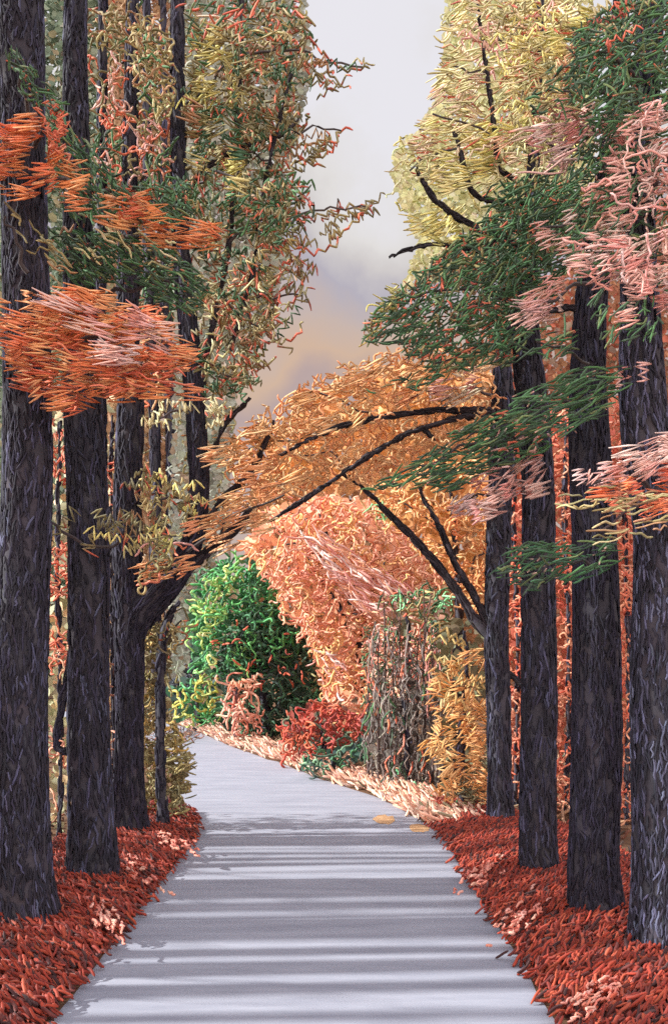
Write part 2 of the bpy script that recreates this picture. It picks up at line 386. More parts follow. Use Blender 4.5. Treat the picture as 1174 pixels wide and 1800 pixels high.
def cover(name, n, pos, L_, r, pal, lift, heading, spread=0.5, g=1.0, deep=0.0):
    """ground-hugging stitches: each a short bent thread rising out of the bank"""
    B = Builder(); p = pos(n); n = len(p); k = 4; t = np.linspace(-.5, .5, k)
    h = heading + rng.normal(0, spread, n); ln = L_ * rng.uniform(0.6, 1.35, n); up = rng.uniform(0.1, 0.95, n)
    dx, dy = np.cos(h) * np.cos(up), np.sin(h) * np.cos(up); dz = np.sin(up)
    D = np.stack([dx, dy, dz], -1)
    P = p[:, None] + D[:, None] * (t[None, :, None] * ln[:, None, None])
    P[..., 2] += lift * rng.random((n, 1)) + 0.02 + (t[None] + .5) * 0.0
    P += rng.normal(0, 0.006, P.shape); P[..., 2] = np.maximum(P[..., 2], 0.012)
    B.tubes(smooth(P), r * rng.uniform(0.7, 1.25, n), np.clip(palette(pal, n, 0.16) * g - deep, .006, .9), k=5)
    o = B.build(name, M_THREAD); o['kind'] = 'stuff'; return o
def mound(side):
    def f(n):
        y = 4.6 + 9.6 * rng.random(n) ** 0.85
        w = np.interp(y, [4, 9, 12, 14.2], [2.2, 1.75, 1.35, .6]) if side < 0 else np.interp(y, [4, 9, 12, 13.6, 14.2], [2.8, 2.0, 1.6, .9, .3])
        u = rng.random(n); edge = np.interp(y, LE[:, 1], LE[:, 0]) if side < 0 else np.interp(y, RE[:, 1], RE[:, 0])
        if side > 0: edge = np.maximum(edge, 1.45)
        x = edge + side * (u * w + 0.03 + rng.normal(0, 0.07, n))
        z = 0.13 * np.sin(np.clip(u, 0, .6) / .6 * np.pi / 2)
        return np.stack([x, y, z], -1)
    return f
# the banks themselves
for side in (-1, 1):
    ys = np.linspace(4.2, 14.4, 24); V = []; Q = []
    for yy in ys:
        e = np.interp(yy, LE[:, 1], LE[:, 0]) if side < 0 else max(1.45, np.interp(yy, RE[:, 1], RE[:, 0]))
        w = (np.interp(yy, [4, 9, 12, 14.2], [2.2, 1.75, 1.35, .6]) if side < 0 else np.interp(yy, [4, 9, 12, 13.6, 14.2], [2.8, 2.0, 1.6, .9, .3]))
        for j, (u, z) in enumerate(((0.03, 0.0), (0.2, .06), (0.6, .11), (1.0, .11), (1.25, -0.02))): V.append((e + side * u * w, yy, z))
    for i in range(23):
        for j in range(4):
            q = (i * 5 + j, i * 5 + j + 1, (i + 1) * 5 + j + 1, (i + 1) * 5 + j); Q.append(q if side > 0 else q[::-1])
    sheet('bank', V, Q, simple_mat('dark_litter', mat_noise((76, 48, 48), (110, 62, 54), 14)))
cover('red_ground_cover', 18500, mound(-1), 0.12, 0.012, RED, 0.08, math.radians(150), g=.54, deep=.018)
cover('red_ground_cover', 21500, mound(1), 0.12, 0.012, RED, 0.08, math.radians(35), g=.54, deep=.018)
def verge(n):
    i = rng.random(n); y = 12.9 + 19 * i ** 1.3; x = np.interp(y, RE[:, 1], RE[:, 0])
    return np.stack([x + rng.random(n) * (0.5 + 0.035 * y) * 0.9 - .05, y + rng.normal(0, .1, n), 0.03 + 0 * x], -1)
VRG = [((226, 186, 160), 4), ((206, 152, 126), 4), ((238, 206, 184), 3), ((160, 110, 90), 2), ((120, 112, 84), 1)]
cover('verge_grass', 2600, verge, 0.30, 0.022, VRG, 0.16, math.radians(160), 0.7)
def litter(n):
    y = 13 + 30 * rng.random(n); x = np.interp(y, RE[:, 1], RE[:, 0]) + 0.6 + 7 * rng.random(n)
    return np.stack([x, y, 0.02 + 0 * x], -1)
def wood_floor(n):
    y = 4 + 26 * rng.random(n); x = np.where(rng.random(n) < .6, 3.6 + 12 * rng.random(n), -4.0 - 9 * rng.random(n))
    return np.stack([x, y, 0.02 + 0 * x], -1)
cover('leaf_litter', 9000, wood_floor, 0.2, 0.017, [((110, 74, 56), 3), ((140, 84, 60), 3), ((86, 66, 56), 2), ((150, 110, 78), 1)], 0.08, 1.0, 2.0, g=.7)
cover('leaf_litter', 2500, litter, 0.3, 0.024, [((120, 104, 76), 3), ((160, 120, 90), 3), ((90, 80, 66), 2), ((70, 96, 72), 1)], 0.1, 1.0, 2.0)

# pink flowering clumps in the red ground cover
PK2 = [((214, 138, 118), 4), ((226, 166, 146), 2.5), ((196, 108, 88), 3)]
for (x, y, w_, h_, a, lab) in ((240, 1532, 62, 40, -.75, 'pink stitched clump running down the left red bank below the forked tree'),
                      (308, 1490, 56, 26, -.45, 'small pink clump at the far tip of the left red bank'),
                      (186, 1626, 44, 46, -.9, 'pink clump nearest the camera on the left red bank'),
                      (845, 1542, 60, 34, .6, 'pink clump farthest up the right red bank'),
                      (908, 1628, 74, 46, .6, 'pink clump in the middle of the right red bank'),
                      (1040, 1772, 84, 60, .65, 'largest pink clump at the bottom of the right red bank')):
    d = CAMZ * F / (y + 18 - HY); d *= 0.955; base = np.array([(x - CX) / F * d, d, 0.05])
    t = thing('flower_clump', lab, 'flowers', base, 'pink clumps on the red banks'); B = Builder(); c, s_ = math.cos(a), math.sin(a)
    n = 40; u = rng.normal(0, .40, n) * w_; v = rng.normal(0, .22, n) * h_
    gp = lambda k_: (lambda px, py: W(px, py, (CAMZ - .11) * F / (py - HY)))(x + (u + k_) * c - v * s_, y - ((u + k_) * s_ + v * c))
    g0 = gp(0); dr = gp(12.0) - g0; dr /= np.linalg.norm(dr, axis=1, keepdims=True); ln = .13 * rng.uniform(.6, 1.4, n)
    P = g0[:, None] + dr[:, None] * (np.linspace(-.5, .5, 5)[None, :, None] * ln[:, None, None]) + rng.normal(0, .009, (n, 5, 3))
    P[..., 2] += rng.uniform(.03, .10, (n, 1))
    B.tubes(smooth(P), 2.2 * d / F * rng.uniform(.8, 1.2, n), palette(PK2, n), k=5); B.build('petals', M_THREAD, t, base)

# ------------------------------------------------------------------ roadside trees, left row
# far left broad trunk
T = Tree('roadside_tree', 'broad dark trunk at the left edge of the picture, wrapped by orange sprays', 'tree', 36, 1640)
D1 = T.d
T.stem([(48, 1662, 74), (44, 1610, 64), (42, 1500, 57), (42, 1200, 48), (42, 800, 45), (44, 400, 42), (40, 100, 40), (38, -300, 37), (40, -700, 30)], bark=BARK_LAV)
T.spray('foliage_spray', [dict(poly=[(-30, 540), (60, 520), (180, 515), (300, 560), (345, 640), (345, 690), (200, 690), (110, 730), (40, 660), (-30, 650)], a=-1.1, b=-.35, sty='h', pal=ORG, cov=1.35, ang=-.08, sd=.14),
                          dict(poly=[(60, 600), (320, 640), (330, 690), (150, 680)], a=-1.1, b=-.4, sty='long', pal=COR, cov=.5, ang=-.1),
                          dict(poly=[(80, 520), (190, 540), (290, 560), (285, 640), (180, 630), (120, 560)], a=-1.25, b=-.8, sty='h', pal=PNK, cov=.55, ang=-.12, A=24)],
        'wide orange foliage spray with pale pink top', [((70, 600, -.3), (300, 640, -.7), 6), ((70, 610, -.3), (-20, 600, -.6), 6)])
T.spray('foliage_spray', [dict(poly=[(-30, 210), (80, 215), (110, 270), (160, 320), (130, 365), (60, 360), (-30, 320)], a=-1.0, b=-.35, sty='h', pal=ORG, cov=.75, ang=0, sd=.12, A=22),
                          dict(poly=[(74, 180), (115, 200), (118, 270), (95, 290), (74, 250)], a=-.9, b=-.3, sty='zig', pal=COR, cov=1.3, ang=1.5, A=10, Ln=40)],
        'orange spray beside a coral tuft', [((60, 300, -.3), (140, 330, -.6), 5), ((60, 260, -.3), (100, 220, -.6), 5)])
T.spray('foliage_spray', [dict(poly=[(10, 70), (40, 100), (120, 190), (110, 240), (60, 190), (20, 130)], a=-.9, b=-.35, sty='dash', pal=GRN, cov=.9, ang=-.7, tip=TIP, tipp=.25)],
        'green spray with red tips', [((50, 200, -.3), (30, 100, -.6), 4)])
T.spray('foliage_spray', [dict(poly=[(0, 365), (30, 372), (90, 430), (140, 480), (100, 480), (40, 420)], a=-.9, b=-.35, sty='long', pal=OLV, cov=.5, ang=-.7, sd=.4, Ln=40)],
        'sparse olive spray', [((50, 480, -.3), (10, 380, -.5), 4)])
# second trunk
T = Tree('roadside_tree', 'second dark trunk from the left, flared at the foot, with a green needle spray', 'tree', 160, 1560)
T.stem([(166, 1590, 62), (163, 1540, 50), (160, 1450, 42), (158, 1250, 38), (156, 950, 37), (148, 700, 33), (137, 400, 26), (133, 100, 21), (134, -200, 19), (136, -700, 15)], bark=BARK_LAV)
T.stem([(120, 1320, 6), (100, 1310, 5), (112, 1230, 6), (136, 1120, 8), (150, 1080, 9)], part='limb')
T.spray('foliage_spray', [dict(poly=[(90, 400), (200, 410), (300, 440), (370, 500), (330, 560), (240, 500), (140, 500), (95, 460)], a=-1.2, b=-.2, sty='dash', pal=GRN, cov=1.5, ang=-.45, sd=.35, tip=TIP, tipp=.12),
                          dict(poly=[(110, 390), (300, 420), (320, 470), (130, 450)], a=-1.3, b=-.5, sty='long', pal=OLP, cov=.35, ang=-.5, Ln=42, sd=.35)],
        'dark green needle spray', [((150, 520, -.2), (320, 500, -.6), 5), ((150, 500, -.2), (110, 420, -.6), 5)])
T.spray('foliage_spray', [dict(poly=[(80, 200), (150, 240), (220, 330), (330, 320), (340, 380), (220, 390), (120, 380), (90, 300)], a=-1.2, b=-.2, sty='dash', pal=GRN, cov=1.35, ang=-.8, sd=.45, tip=TIP, tipp=.22)],
        'green spray hanging from the upper trunk', [((135, 340, -.2), (260, 350, -.5), 5), ((135, 330, -.2), (100, 260, -.5), 4)])
T.spray('foliage_spray', [dict(poly=[(165, 345), (250, 350), (300, 385), (400, 400), (395, 430), (300, 430), (190, 410)], a=-1.5, b=-.6, sty='h', pal=ORG, cov=.95, ang=-.06, sd=.14, A=22)],
        'orange spray across the thin trunks', [((140, 440, -.2), (330, 410, -1.0), 5)])
T.spray('foliage_spray', [dict(poly=[(20, 885), (70, 895), (120, 910), (220, 905), (330, 930), (330, 965), (220, 965), (110, 945), (40, 925)], a=-1.2, b=-.4, sty='zig', pal=OLV + YEL[:1], cov=.62, ang=0, sd=.6, A=12, Ln=54, tip=TIP, tipp=.2)],
        'olive zigzag spray strung across the trunks', [((150, 960, -.25), (40, 900, -.7), 3), ((160, 960, -.25), (310, 950, -.7), 3)])
# thin trunks between
T = Tree('slender_tree', 'thin straight stem rising behind the second trunk at the upper left', 'tree', 178, 1476)
T.stem([(178, 1480, 9), (180, 1100, 9), (178, 600, 8), (180, 300, 8), (182, 0, 7), (184, -500, 5)], cov=1.0)
T.spray('foliage_spray', [dict(poly=[(150, 5), (250, 20), (300, 60), (295, 210), (260, 200), (230, 90), (160, 90)], a=-2.2, b=.6, sty='curl', pal=OLV + GRN[1:2], cov=1.5, s=1.0, tip=TIP, tipp=.25),
                          dict(poly=[(240, 40), (300, 60), (295, 190), (240, 190)], a=-1.6, b=.6, sty='curl', pal=OLP + TAN, cov=.8)],
        'olive curls high in the crown', [((180, 150), (270, 60, -.4), 3), ((180, 220), (270, 150, -.4), 3)])
T.spray('foliage_spray', [dict(poly=[(150, 100), (215, 110), (215, 330), (160, 320)], a=-1.5, b=.6, sty='curl', pal=COR + PNK[:1] + OLV[:2], cov=.75),
                          dict(poly=[(160, 220), (210, 230), (220, 300), (170, 300)], a=-1.5, b=.4, sty='dash', pal=GRN, cov=.7, ang=1.2)],
        'coral curls', [((180, 330), (200, 200, -.4), 3)])
T = Tree('slender_tree', 'slender dark stem with coral curls beside it, right of the thin straight stem', 'tree', 232, 1476)
T.stem([(226, 1480, 10), (228, 1100, 11), (232, 700, 11), (233, 450, 11), (230, 250, 10), (230, 100, 9), (236, -100, 7), (240, -500, 5)], cov=1.0)
T.spray('foliage_spray', [dict(poly=[(200, 190), (300, 195), (305, 310), (240, 320), (205, 280)], a=-1.6, b=.6, sty='curl', pal=COR + PNK[:2] + OLV[:2], cov=.85),
                          dict(poly=[(200, 330), (330, 310), (380, 350), (320, 400), (210, 390)], a=-1.4, b=.4, sty='dash', pal=GRN, cov=.9, ang=.9, sd=.6, tip=TIP, tipp=.2),
                          dict(poly=[(255, 250), (310, 255), (300, 340), (260, 340)], a=-1.4, b=.4, sty='dash', pal=GRN, cov=.55, ang=1.2)],
        None, [((232, 340), (290, 230, -.4), 3), ((232, 400), (330, 350, -.4), 3)])
for (x, lab) in ((275, 'short dark pole stem between the forked tree and the thin stems, left of two'), (303, 'short dark pole stem close against the forked tree, right of two')):
    T = Tree('slender_tree', lab, 'tree', x, 0, d=42); T.stem([(x - 4, T.yb + 1, 8), (x - 2, 1000, 9), (x, 850, 9), (x - 4, 700, 8), (x - 12, 520, 8), (x - 16, 200, 6), (x - 16, -200, 4)], cov=1.0)
    T.spray('foliage_spray', [dict(poly=box(x - 34, 560, x + 20, 720), a=-.8, b=.5, sty='curl', pal=TAN + COR[:1], cov=.4), dict(poly=box(x - 30, 470, x + 16, 560), a=-.8, b=.5, sty='dash', pal=GRN, cov=.5, ang=1.0)], None, [((x - 8, 640), (x + 14, 600, -.3), 2)])
# the forked tree
T = Tree('forked_tree', 'forked tree on the left bank whose right limb bends out over the road', 'tree', 232, 1482)
D3 = T.d
T.stem([(236, 1500, 46), (232, 1470, 36), (228, 1400, 27), (226, 1250, 25), (228, 1120, 28), (224, 1000, 27), (226, 850, 25), (228, 700, 24), (222, 640, 21), (226, 400, 15), (232, 100, 11), (234, -400, 7)], bark=BARK)
LIMB = T.stem([(232, 1115, 22), (256, 1068, 30), (300, 1020, 26), (336, 960, 19), (350, 880, 17), (346, 760, 17), (338, 640, 17), (322, 480, 15), (314, 300, 13), (312, 100, 12), (314, -200, 9), (318, -500, 6)], part='limb')
T.stem([(290, 1030, 14), (330, 1000, 11), (390, 950, 12), (424, 920, 10), (440, 895, 5)], part='limb', bark=BARK_BRN)
T.stem([(346, 940, 9), (390, 880, 6), (440, 830, 5), (470, 770, 5), (482, 740, 2)], part='branch', bark=BARK_BRN, on=LIMB)
T.stem([(348, 720, 7), (366, 620, 6), (384, 520, 5), (404, 420, 4), (416, 240, 4), (424, 60, 3), (426, -60, 2)], part='branch', bark=BARK_BRN, on=LIMB)
T.stem([(352, 850, 6), (380, 780, 4), (400, 740, 4), (430, 710, 3), (440, 700, 2)], part='branch', bark=BARK_BRN, on=LIMB)
T.stem([(324, 340, 7), (360, 300, 5), (420, 260, 4), (490, 238, 3), (526, 208, 2)], part='branch', bark=BARK_BRN, on=LIMB)
T.stem([(404, 620, 4), (426, 540, 4), (446, 470, 3), (470, 300, 3), (500, 180, 3), (512, 130, 2)], part='branch', bark=BARK_BRN, on=LIMB)
T.stem([(322, 210, 5), (340, 180, 6), (356, 160, 3)], part='branch', bark=BARK_BRN, on=LIMB)
zt = dict(tip=TIP, tipp=.4, r=2.0)
T.spray('foliage_spray', [dict(poly=[(320, 30), (420, 50), (425, 180), (330, 170)], a=-1.2, b=1.0, sty='h', pal=YEL + OLV[2:3], cov=.75, ang=.06, A=17, g=.8),
                          dict(poly=[(320, 140), (420, 130), (440, 190), (330, 200)], a=-1.2, b=1.0, sty='zig', pal=YEL + OLV[:2], cov=.5, A=8),
                          dict(poly=[(310, 285), (430, 280), (440, 335), (330, 330)], a=-1.2, b=1.0, sty='h', pal=YEL, cov=.6, A=18),
                          dict(poly=[(310, 5), (460, 10), (440, 60), (330, 50)], a=-1.2, b=1.0, sty='dash', pal=GRN + TIP, cov=.6, ang=.7)],
        'pale yellow foliage near the top', [((316, 220), (400, 110, -.3), 4), ((320, 330), (420, 300, -.4), 3)])
T.spray('foliage_spray', [dict(poly=[(400, 0), (520, 5), (540, 40), (560, 80), (600, 115), (585, 165), (540, 150), (500, 130), (400, 120)], a=-1.2, b=1.3, g=.85, sty='zig', pal=OLV + GRN[:1], cov=.85, ang=-.5, sd=.35, A=7, Ln=64, **zt),
                          dict(poly=[(540, 60), (580, 110), (650, 112), (650, 126), (585, 160), (545, 140)], a=-.8, b=.8, sty='zig', pal=OLV, cov=.6, ang=-.15, sd=.3, A=6, Ln=60, **zt),
                          dict(poly=[(380, 30), (500, 40), (500, 75), (380, 70)], a=-1.2, b=1.0, sty='long', pal=CRM + OLP, cov=.35, ang=-.1),
                          dict(k='zz', pal=OLV, paths=[[(490, 40), (545, 70), (580, 108), (605, 122), (648, 118)], [(510, 90), (545, 130), (575, 128), (602, 156)], [(480, 20), (530, 28), (556, 46)], [(470, 60), (520, 80), (570, 150), (596, 160)], [(420, 80), (480, 110), (520, 160), (500, 200)]])],
        'rusty zigzag sprays reaching into the sky', [((424, 100), (500, 90), 3), ((500, 90), (640, 118), 2)])
T.spray('foliage_spray', [dict(poly=[(320, 60), (500, 70), (520, 300), (330, 330)], a=-1.0, b=1.2, sty='zig', pal=OLV + GRN[:2], cov=.95, g=.8, sd=.8, A=8, Ln=44, **zt), dict(poly=[(330, 190), (480, 200), (490, 280), (420, 290), (320, 280)], a=-1.2, b=1.2, sty='h', pal=OLV + TAN[1:2] + GRN[:1], cov=.7, A=18, sd=.3),
                          dict(poly=[(430, 170), (500, 170), (560, 240), (600, 232), (610, 226), (540, 300), (480, 300)], a=-.9, b=.9, sty='zig', pal=OLV, cov=.65, ang=.3, sd=.5, A=8, Ln=54, **zt),
                          dict(k='zz', pal=OLV, paths=[[(500, 290), (545, 280), (585, 262), (592, 234), (620, 226)], [(490, 250), (540, 285), (570, 290)], [(440, 230), (500, 260), (560, 250)]])],
        'tan and rusty spray in the middle of the crown', [((420, 260), (480, 290), 2), ((490, 238), (600, 230), 2)])
T.spray('foliage_spray', [dict(poly=[(330, 320), (520, 310), (560, 370), (520, 410), (340, 400)], a=-1.3, b=1.2, sty='zig', pal=OLV + GRN[:2], cov=1.05, ang=.2, sd=.7, A=9, Ln=48, **zt),
                          dict(poly=[(380, 350), (530, 330), (560, 390), (440, 420), (370, 400)], a=-1.2, b=1.0, sty='dash', pal=GRN, cov=.75, ang=.6, sd=.5, tip=TIP, tipp=.3),
                          dict(poly=[(520, 370), (600, 372), (655, 360), (655, 372), (600, 410), (540, 440), (500, 430)], a=-.8, b=.8, sty='zig', pal=OLV, cov=.55, ang=.25, sd=.3, A=8, Ln=60, **zt),
                          dict(k='zz', pal=OLV, paths=[[(520, 385), (570, 378), (610, 364), (656, 362)], [(490, 420), (550, 445), (590, 425), (608, 405), (640, 372)], [(500, 330), (540, 350), (552, 385)]])],
        'mixed green and rust spray', [((400, 430), (520, 380), 3), ((520, 380), (648, 366), 2)])
T.spray('foliage_spray', [dict(poly=[(350, 420), (530, 410), (540, 500), (535, 560), (470, 620), (430, 690), (350, 690), (350, 560)], a=-1.2, b=1.2, sty='zig', pal=OLV + GRN[:1], g=.9, cov=1.0, ang=.2, sd=.8, A=9, Ln=48, **zt),
                          dict(poly=[(360, 480), (520, 470), (500, 560), (360, 620)], a=-1.2, b=1.2, sty='dash', pal=OLP + TIP, cov=.3, ang=.5, sd=1.0),
                          dict(k='zz', pal=OLV, paths=[[(430, 540), (490, 545), (525, 520), (534, 486)], [(420, 600), (480, 600), (520, 590), (532, 562)], [(400, 640), (450, 650), (490, 625)], [(420, 480), (480, 470), (540, 440)], [(370, 690), (420, 660), (445, 690)], [(440, 430), (500, 440), (530, 470)], [(380, 590), (440, 560), (510, 560)], [(360, 660), (400, 620), (470, 640)]])],
        'rust tipped olive spray over the sky', [((430, 540), (530, 520), 2), ((384, 520), (480, 600), 2), ((366, 640), (430, 680), 2)])
T.spray('foliage_spray', [dict(poly=[(240, 825), (330, 830), (350, 880), (330, 930), (250, 930), (230, 880)], a=-1.2, b=-.4, sty='zig', pal=OLV + YEL[:1], cov=.95, ang=.2, sd=.8, A=9, Ln=44, tip=TIP, tipp=.35),
                          dict(poly=[(255, 720), (330, 695), (390, 710), (380, 745), (320, 730), (260, 750)], a=-1.2, b=-.3, sty='zig', pal=OLP, cov=.8, ang=.3, sd=.6, A=10, Ln=40, tip=TIP, tipp=.3)],
        'olive tufts low on the limb', [((340, 880, -.2), (260, 870, -.7), 3), ((340, 720, -.2), (280, 735, -.7), 3)])
T.spray('foliage_spray', [dict(poly=[(300, 930), (400, 880), (470, 850), (560, 830), (520, 880), (450, 930), (330, 1000), (260, 1010), (270, 985), (320, 975)], a=-1.0, b=-.45, sty='h', pal=GLD, cov=.55, ang=.36, sd=.12, A=28, g=2.3),
                          dict(poly=[(250, 960), (310, 930), (330, 960), (270, 1030), (245, 1060)], a=-.9, b=-.3, sty='curl', pal=OLV + COR[:1] + PNK[1:2], cov=.7)],
        'gold threads draped over the right limb', [((330, 970, -.3), (500, 870, -.7), 3)])
# thin dark stem by the road
T = Tree('slender_tree', 'leaning thin dark stem at the road edge just right of the forked tree', 'tree', 287, 1470)
T.stem([(291, 1480, 16), (287, 1445, 10), (283, 1350, 8), (282, 1200, 7), (286, 1120, 6), (300, 1080, 5), (316, 1056, 3)], cov=1.1)
T.spray('foliage_spray', [dict(poly=[(250, 1100), (330, 1070), (345, 1100), (310, 1140), (260, 1150)], a=-.5, b=.5, sty='curl', pal=OLV, cov=.5, tip=TIP, tipp=.4)], None, [((284, 1150), (320, 1090), 2)])

# ------------------------------------------------------------------ roadside trees, right row
T = Tree('roadside_tree', 'narrow dark trunk nearest the road on the right, sending bare branches left', 'tree', 880, 1462)
D5 = T.d
T.stem([(884, 1486, 34), (880, 1450, 25), (878, 1350, 22), (874, 1200, 21), (874, 1100, 22), (876, 950, 21), (882, 800, 19), (884, 720, 22), (884, 640, 14), (890, 560, 9), (896, 470, 4)], bark=BARK_LAV)
for pts in ([(862, 1120, 13), (836, 1090, 12), (790, 1020, 8), (735, 955, 7), (690, 910, 5), (640, 860, 3), (600, 830, 2)],
            [(858, 1105, 9), (835, 1050, 7), (800, 990, 6), (770, 920, 5), (746, 880, 4), (738, 855, 2)],
            [(884, 725, D5, 10), (840, 722, D5 - .5, 7), (760, 722, D5 - .85, 5), (660, 736, D5 - .95, 4.5), (580, 756, D5 - .95, 4), (490, 800, D5 - .9, 2)],
            [(884, 735, D5, 9), (840, 730, D5 - .5, 7), (760, 746, D5 - .9, 5), (690, 776, D5 - 1.0, 5), (620, 820, D5 - 1.05, 4.5), (540, 874, D5 - 1.1, 4), (470, 918, D5 - 1.1, 2.5)],
            [(884, 1180, 8), (900, 1190, 6), (918, 1206, 3)]):
    arm = T.stem(pts, part='limb', bark=BARK_BRN)
    if pts[0][1] == 735: T.stem([(740, 752, D5 - .9, 5), (752, 760, D5 - .95, 4), (762, 776, D5 - .95, 3)], part='branch', bark=BARK_BRN, on=arm)
GP = [(400, 790), (440, 745), (520, 690), (620, 640), (700, 620), (790, 610), (850, 620), (868, 720), (850, 770), (740, 800), (640, 850), (560, 850), (480, 880), (430, 930), (340, 960), (330, 920), (410, 860), (390, 810)]
T.spray('crown', [dict(k='w', poly=[(540, 700), (640, 650), (860, 640), (860, 800), (740, 810), (640, 860), (520, 870), (450, 880), (470, 790)], a=.3, b=1.2, pal=GWASH, cov=2.4, size=15, gain=1.35, face=4),
                  dict(poly=GP, a=-1.0, b=.5, sty='curl', pal=GLD, cov=1.2, s=.95, g=2.1),
                  dict(poly=[(340, 800), (520, 690), (640, 640), (760, 640), (760, 700), (600, 760), (440, 840)], a=-1.4, b=.6, sty='h', pal=GLD, cov=.5, ang=.28, A=22, g=2.3),
                  dict(poly=[(330, 770), (400, 760), (520, 750), (520, 775), (400, 800)], a=-1.2, b=.2, sty='long', pal=GLD, cov=.45, ang=.16, g=1.6)],
        'gold arching crown over the road', [((660, 740), (560, 690), 2), ((620, 822), (520, 800), 2), ((600, 750), (420, 800), 2)])
T.spray('foliage_spray', [dict(poly=[(740, 670), (790, 650), (860, 612), (862, 640), (840, 690), (760, 710)], a=-1.3, b=-.4, sty='h', pal=PNK + CRM[:1], cov=.75, ang=.22, A=26)],
        'pale pink spray laid over the gold crown', [((880, 700, -.2), (790, 680, -.7), 3)])
GPOLY = [(690, 300 + 220), (720, 500), (790, 430), (860, 380), (950, 320), (1010, 330), (1010, 420), (960, 480), (920, 560), (900, 640), (850, 640), (760, 650), (690, 600), (640, 605), (640, 570)]
T2 = Tree('roadside_tree', 'second dark trunk of the right row, holding up the dark green wedge of foliage', 'tree', 950, 1552)
T2.stem([(956, 1580, 50), (950, 1545, 36), (946, 1450, 33), (948, 1250, 32), (946, 1050, 31), (944, 850, 30), (934, 700, 28), (924, 580, 24), (928, 480, 16), (938, 300, 9), (948, 50, 6), (956, -300, 4)], bark=BARK_LAV)
T2.stem([(925, 440, 8), (860, 410, 6), (800, 380, 5), (756, 340, 5), (732, 292, 2)], part='limb', bark=BARK_BRN)
T2.stem([(930, 420, 6), (890, 400, 5), (850, 440, 4), (760, 430, 4), (684, 452, 2)], part='limb', bark=BARK_BRN)
T2.stem([(932, 330, 6), (880, 300, 4), (870, 240, 4), (856, 130, 3), (838, 0, 2)], part='limb', bark=BARK_BRN)
T2.stem([(932, 360, 6), (850, 350, 4), (822, 320, 4), (808, 260, 3), (796, 226, 2)], part='limb', bark=BARK_BRN)
T2.stem([(944, 200, 6), (930, 100, 4), (910, 30, 3), (904, -40, 2)], part='limb', bark=BARK_BRN)
T2.stem([(940, 720, 8), (980, 690, 4), (1000, 682, 3), (1060, 690, 2)], part='limb', bark=BARK_BRN)
YP = [(790, 20), (850, -20), (1010, -20), (1020, 120), (960, 260), (940, 300), (860, 330), (740, 310), (700, 300), (720, 240), (790, 190), (760, 170), (780, 90)]
T2.spray('crown', [dict(poly=YP, a=-1.0, b=1.6, sty='long', pal=OLP, cov=.5, r=1.6, ang=.17, sd=.2, Ln=56, tip=TIP, tipp=.18),
                   dict(poly=YP, a=-1.2, b=1.4, sty='h', pal=OLP + YEL[2:] + CRM, cov=.42, r=1.7, ang=.17, sd=.16, A=20, tip=TIP, tipp=.25),
                   dict(poly=[(780, 60), (860, 30), (980, 10), (960, 90), (830, 130), (780, 110)], a=-1.2, b=1.4, sty='zig', pal=PNK[:2] + CRM, cov=.45, ang=.15, A=8),
                   dict(poly=[(930, 60), (1040, 20), (1070, 60), (1000, 100), (940, 95)], a=-1.3, b=.6, sty='h', pal=YEL, cov=1.0, ang=.2, A=18),
                   dict(poly=[(830, 240), (960, 200), (950, 250), (850, 300), (820, 330), (740, 330), (760, 300)], a=-1.2, b=.8, sty='h', pal=YEL, cov=.75, ang=.2, A=20),
                   dict(poly=[(880, 20), (1000, 0), (1000, 300), (900, 330)], a=-1.2, b=-.3, sty='zig', pal=OLP + YEL[:1] + OLV[:1], cov=1.0, ang=.2, sd=.4, tip=TIP, tipp=.2),
                   dict(poly=[(700, 290), (860, 240), (870, 260), (720, 320)], a=-1.0, b=.8, sty='zig', pal=CRM + YEL[2:], cov=.35, ang=.25, A=6)],
         'airy yellow olive crown against the sky', [((870, 240), (760, 200), 2), ((856, 130), (790, 120), 2), ((930, 100), (860, 60), 2), ((808, 260), (720, 300), 2)])
T2.spray('crown', [dict(poly=[(720, 390), (830, 370), (800, 440), (740, 480), (640, 560), (700, 490), (790, 440)], a=-.8, b=1.0, sty='h', pal=YEL, cov=.85, ang=.3, A=18),
                   dict(poly=[(640, 540), (700, 520), (690, 570), (640, 600)], a=-.8, b=.8, sty='long', pal=YEL, cov=.6, ang=.4, Ln=40),
                   dict(poly=[(860, 330), (1010, 290), (1010, 440), (950, 560), (870, 620), (850, 470)], a=-1.3, b=-.35, sty='dash', pal=GRN, cov=1.3, ang=.5, sd=.5, Ln=30, tip=TIP, tipp=.15),
                   dict(poly=GPOLY, a=-1.2, b=1.2, sty='dash', pal=GRN, cov=1.6, ang=.5, sd=.5, Ln=28, tip=TIP, tipp=.15),
                   dict(poly=GPOLY, a=-1.2, b=.8, sty='dash', pal=TIP + COR[:1] + OLV, cov=.3, ang=.5, sd=1, Ln=14),
                   dict(poly=[(790, 450), (700, 440), (680, 456), (740, 450), (830, 420)], a=-.6, b=.6, sty='dash', pal=GRN, cov=1.2, ang=.3, sd=.4),
                   dict(poly=[(760, 640), (700, 660), (640, 690), (740, 690), (830, 640)], a=-1.0, b=.4, sty='dash', pal=GRN + OLV[:1], cov=.55, ang=.4),
                   dict(k='w', poly=[(760, 470), (900, 400), (960, 420), (900, 560), (800, 600)], a=.2, b=1.2, pal=[((84, 104, 82), 2), ((120, 128, 104), 1), ((148, 120, 90), 1)], cov=.8, size=12)],
         'dark green wedge of foliage with red flecks', [((925, 520), (800, 560), 4), ((925, 480), (700, 540), 4), ((925, 600), (760, 640), 3)])
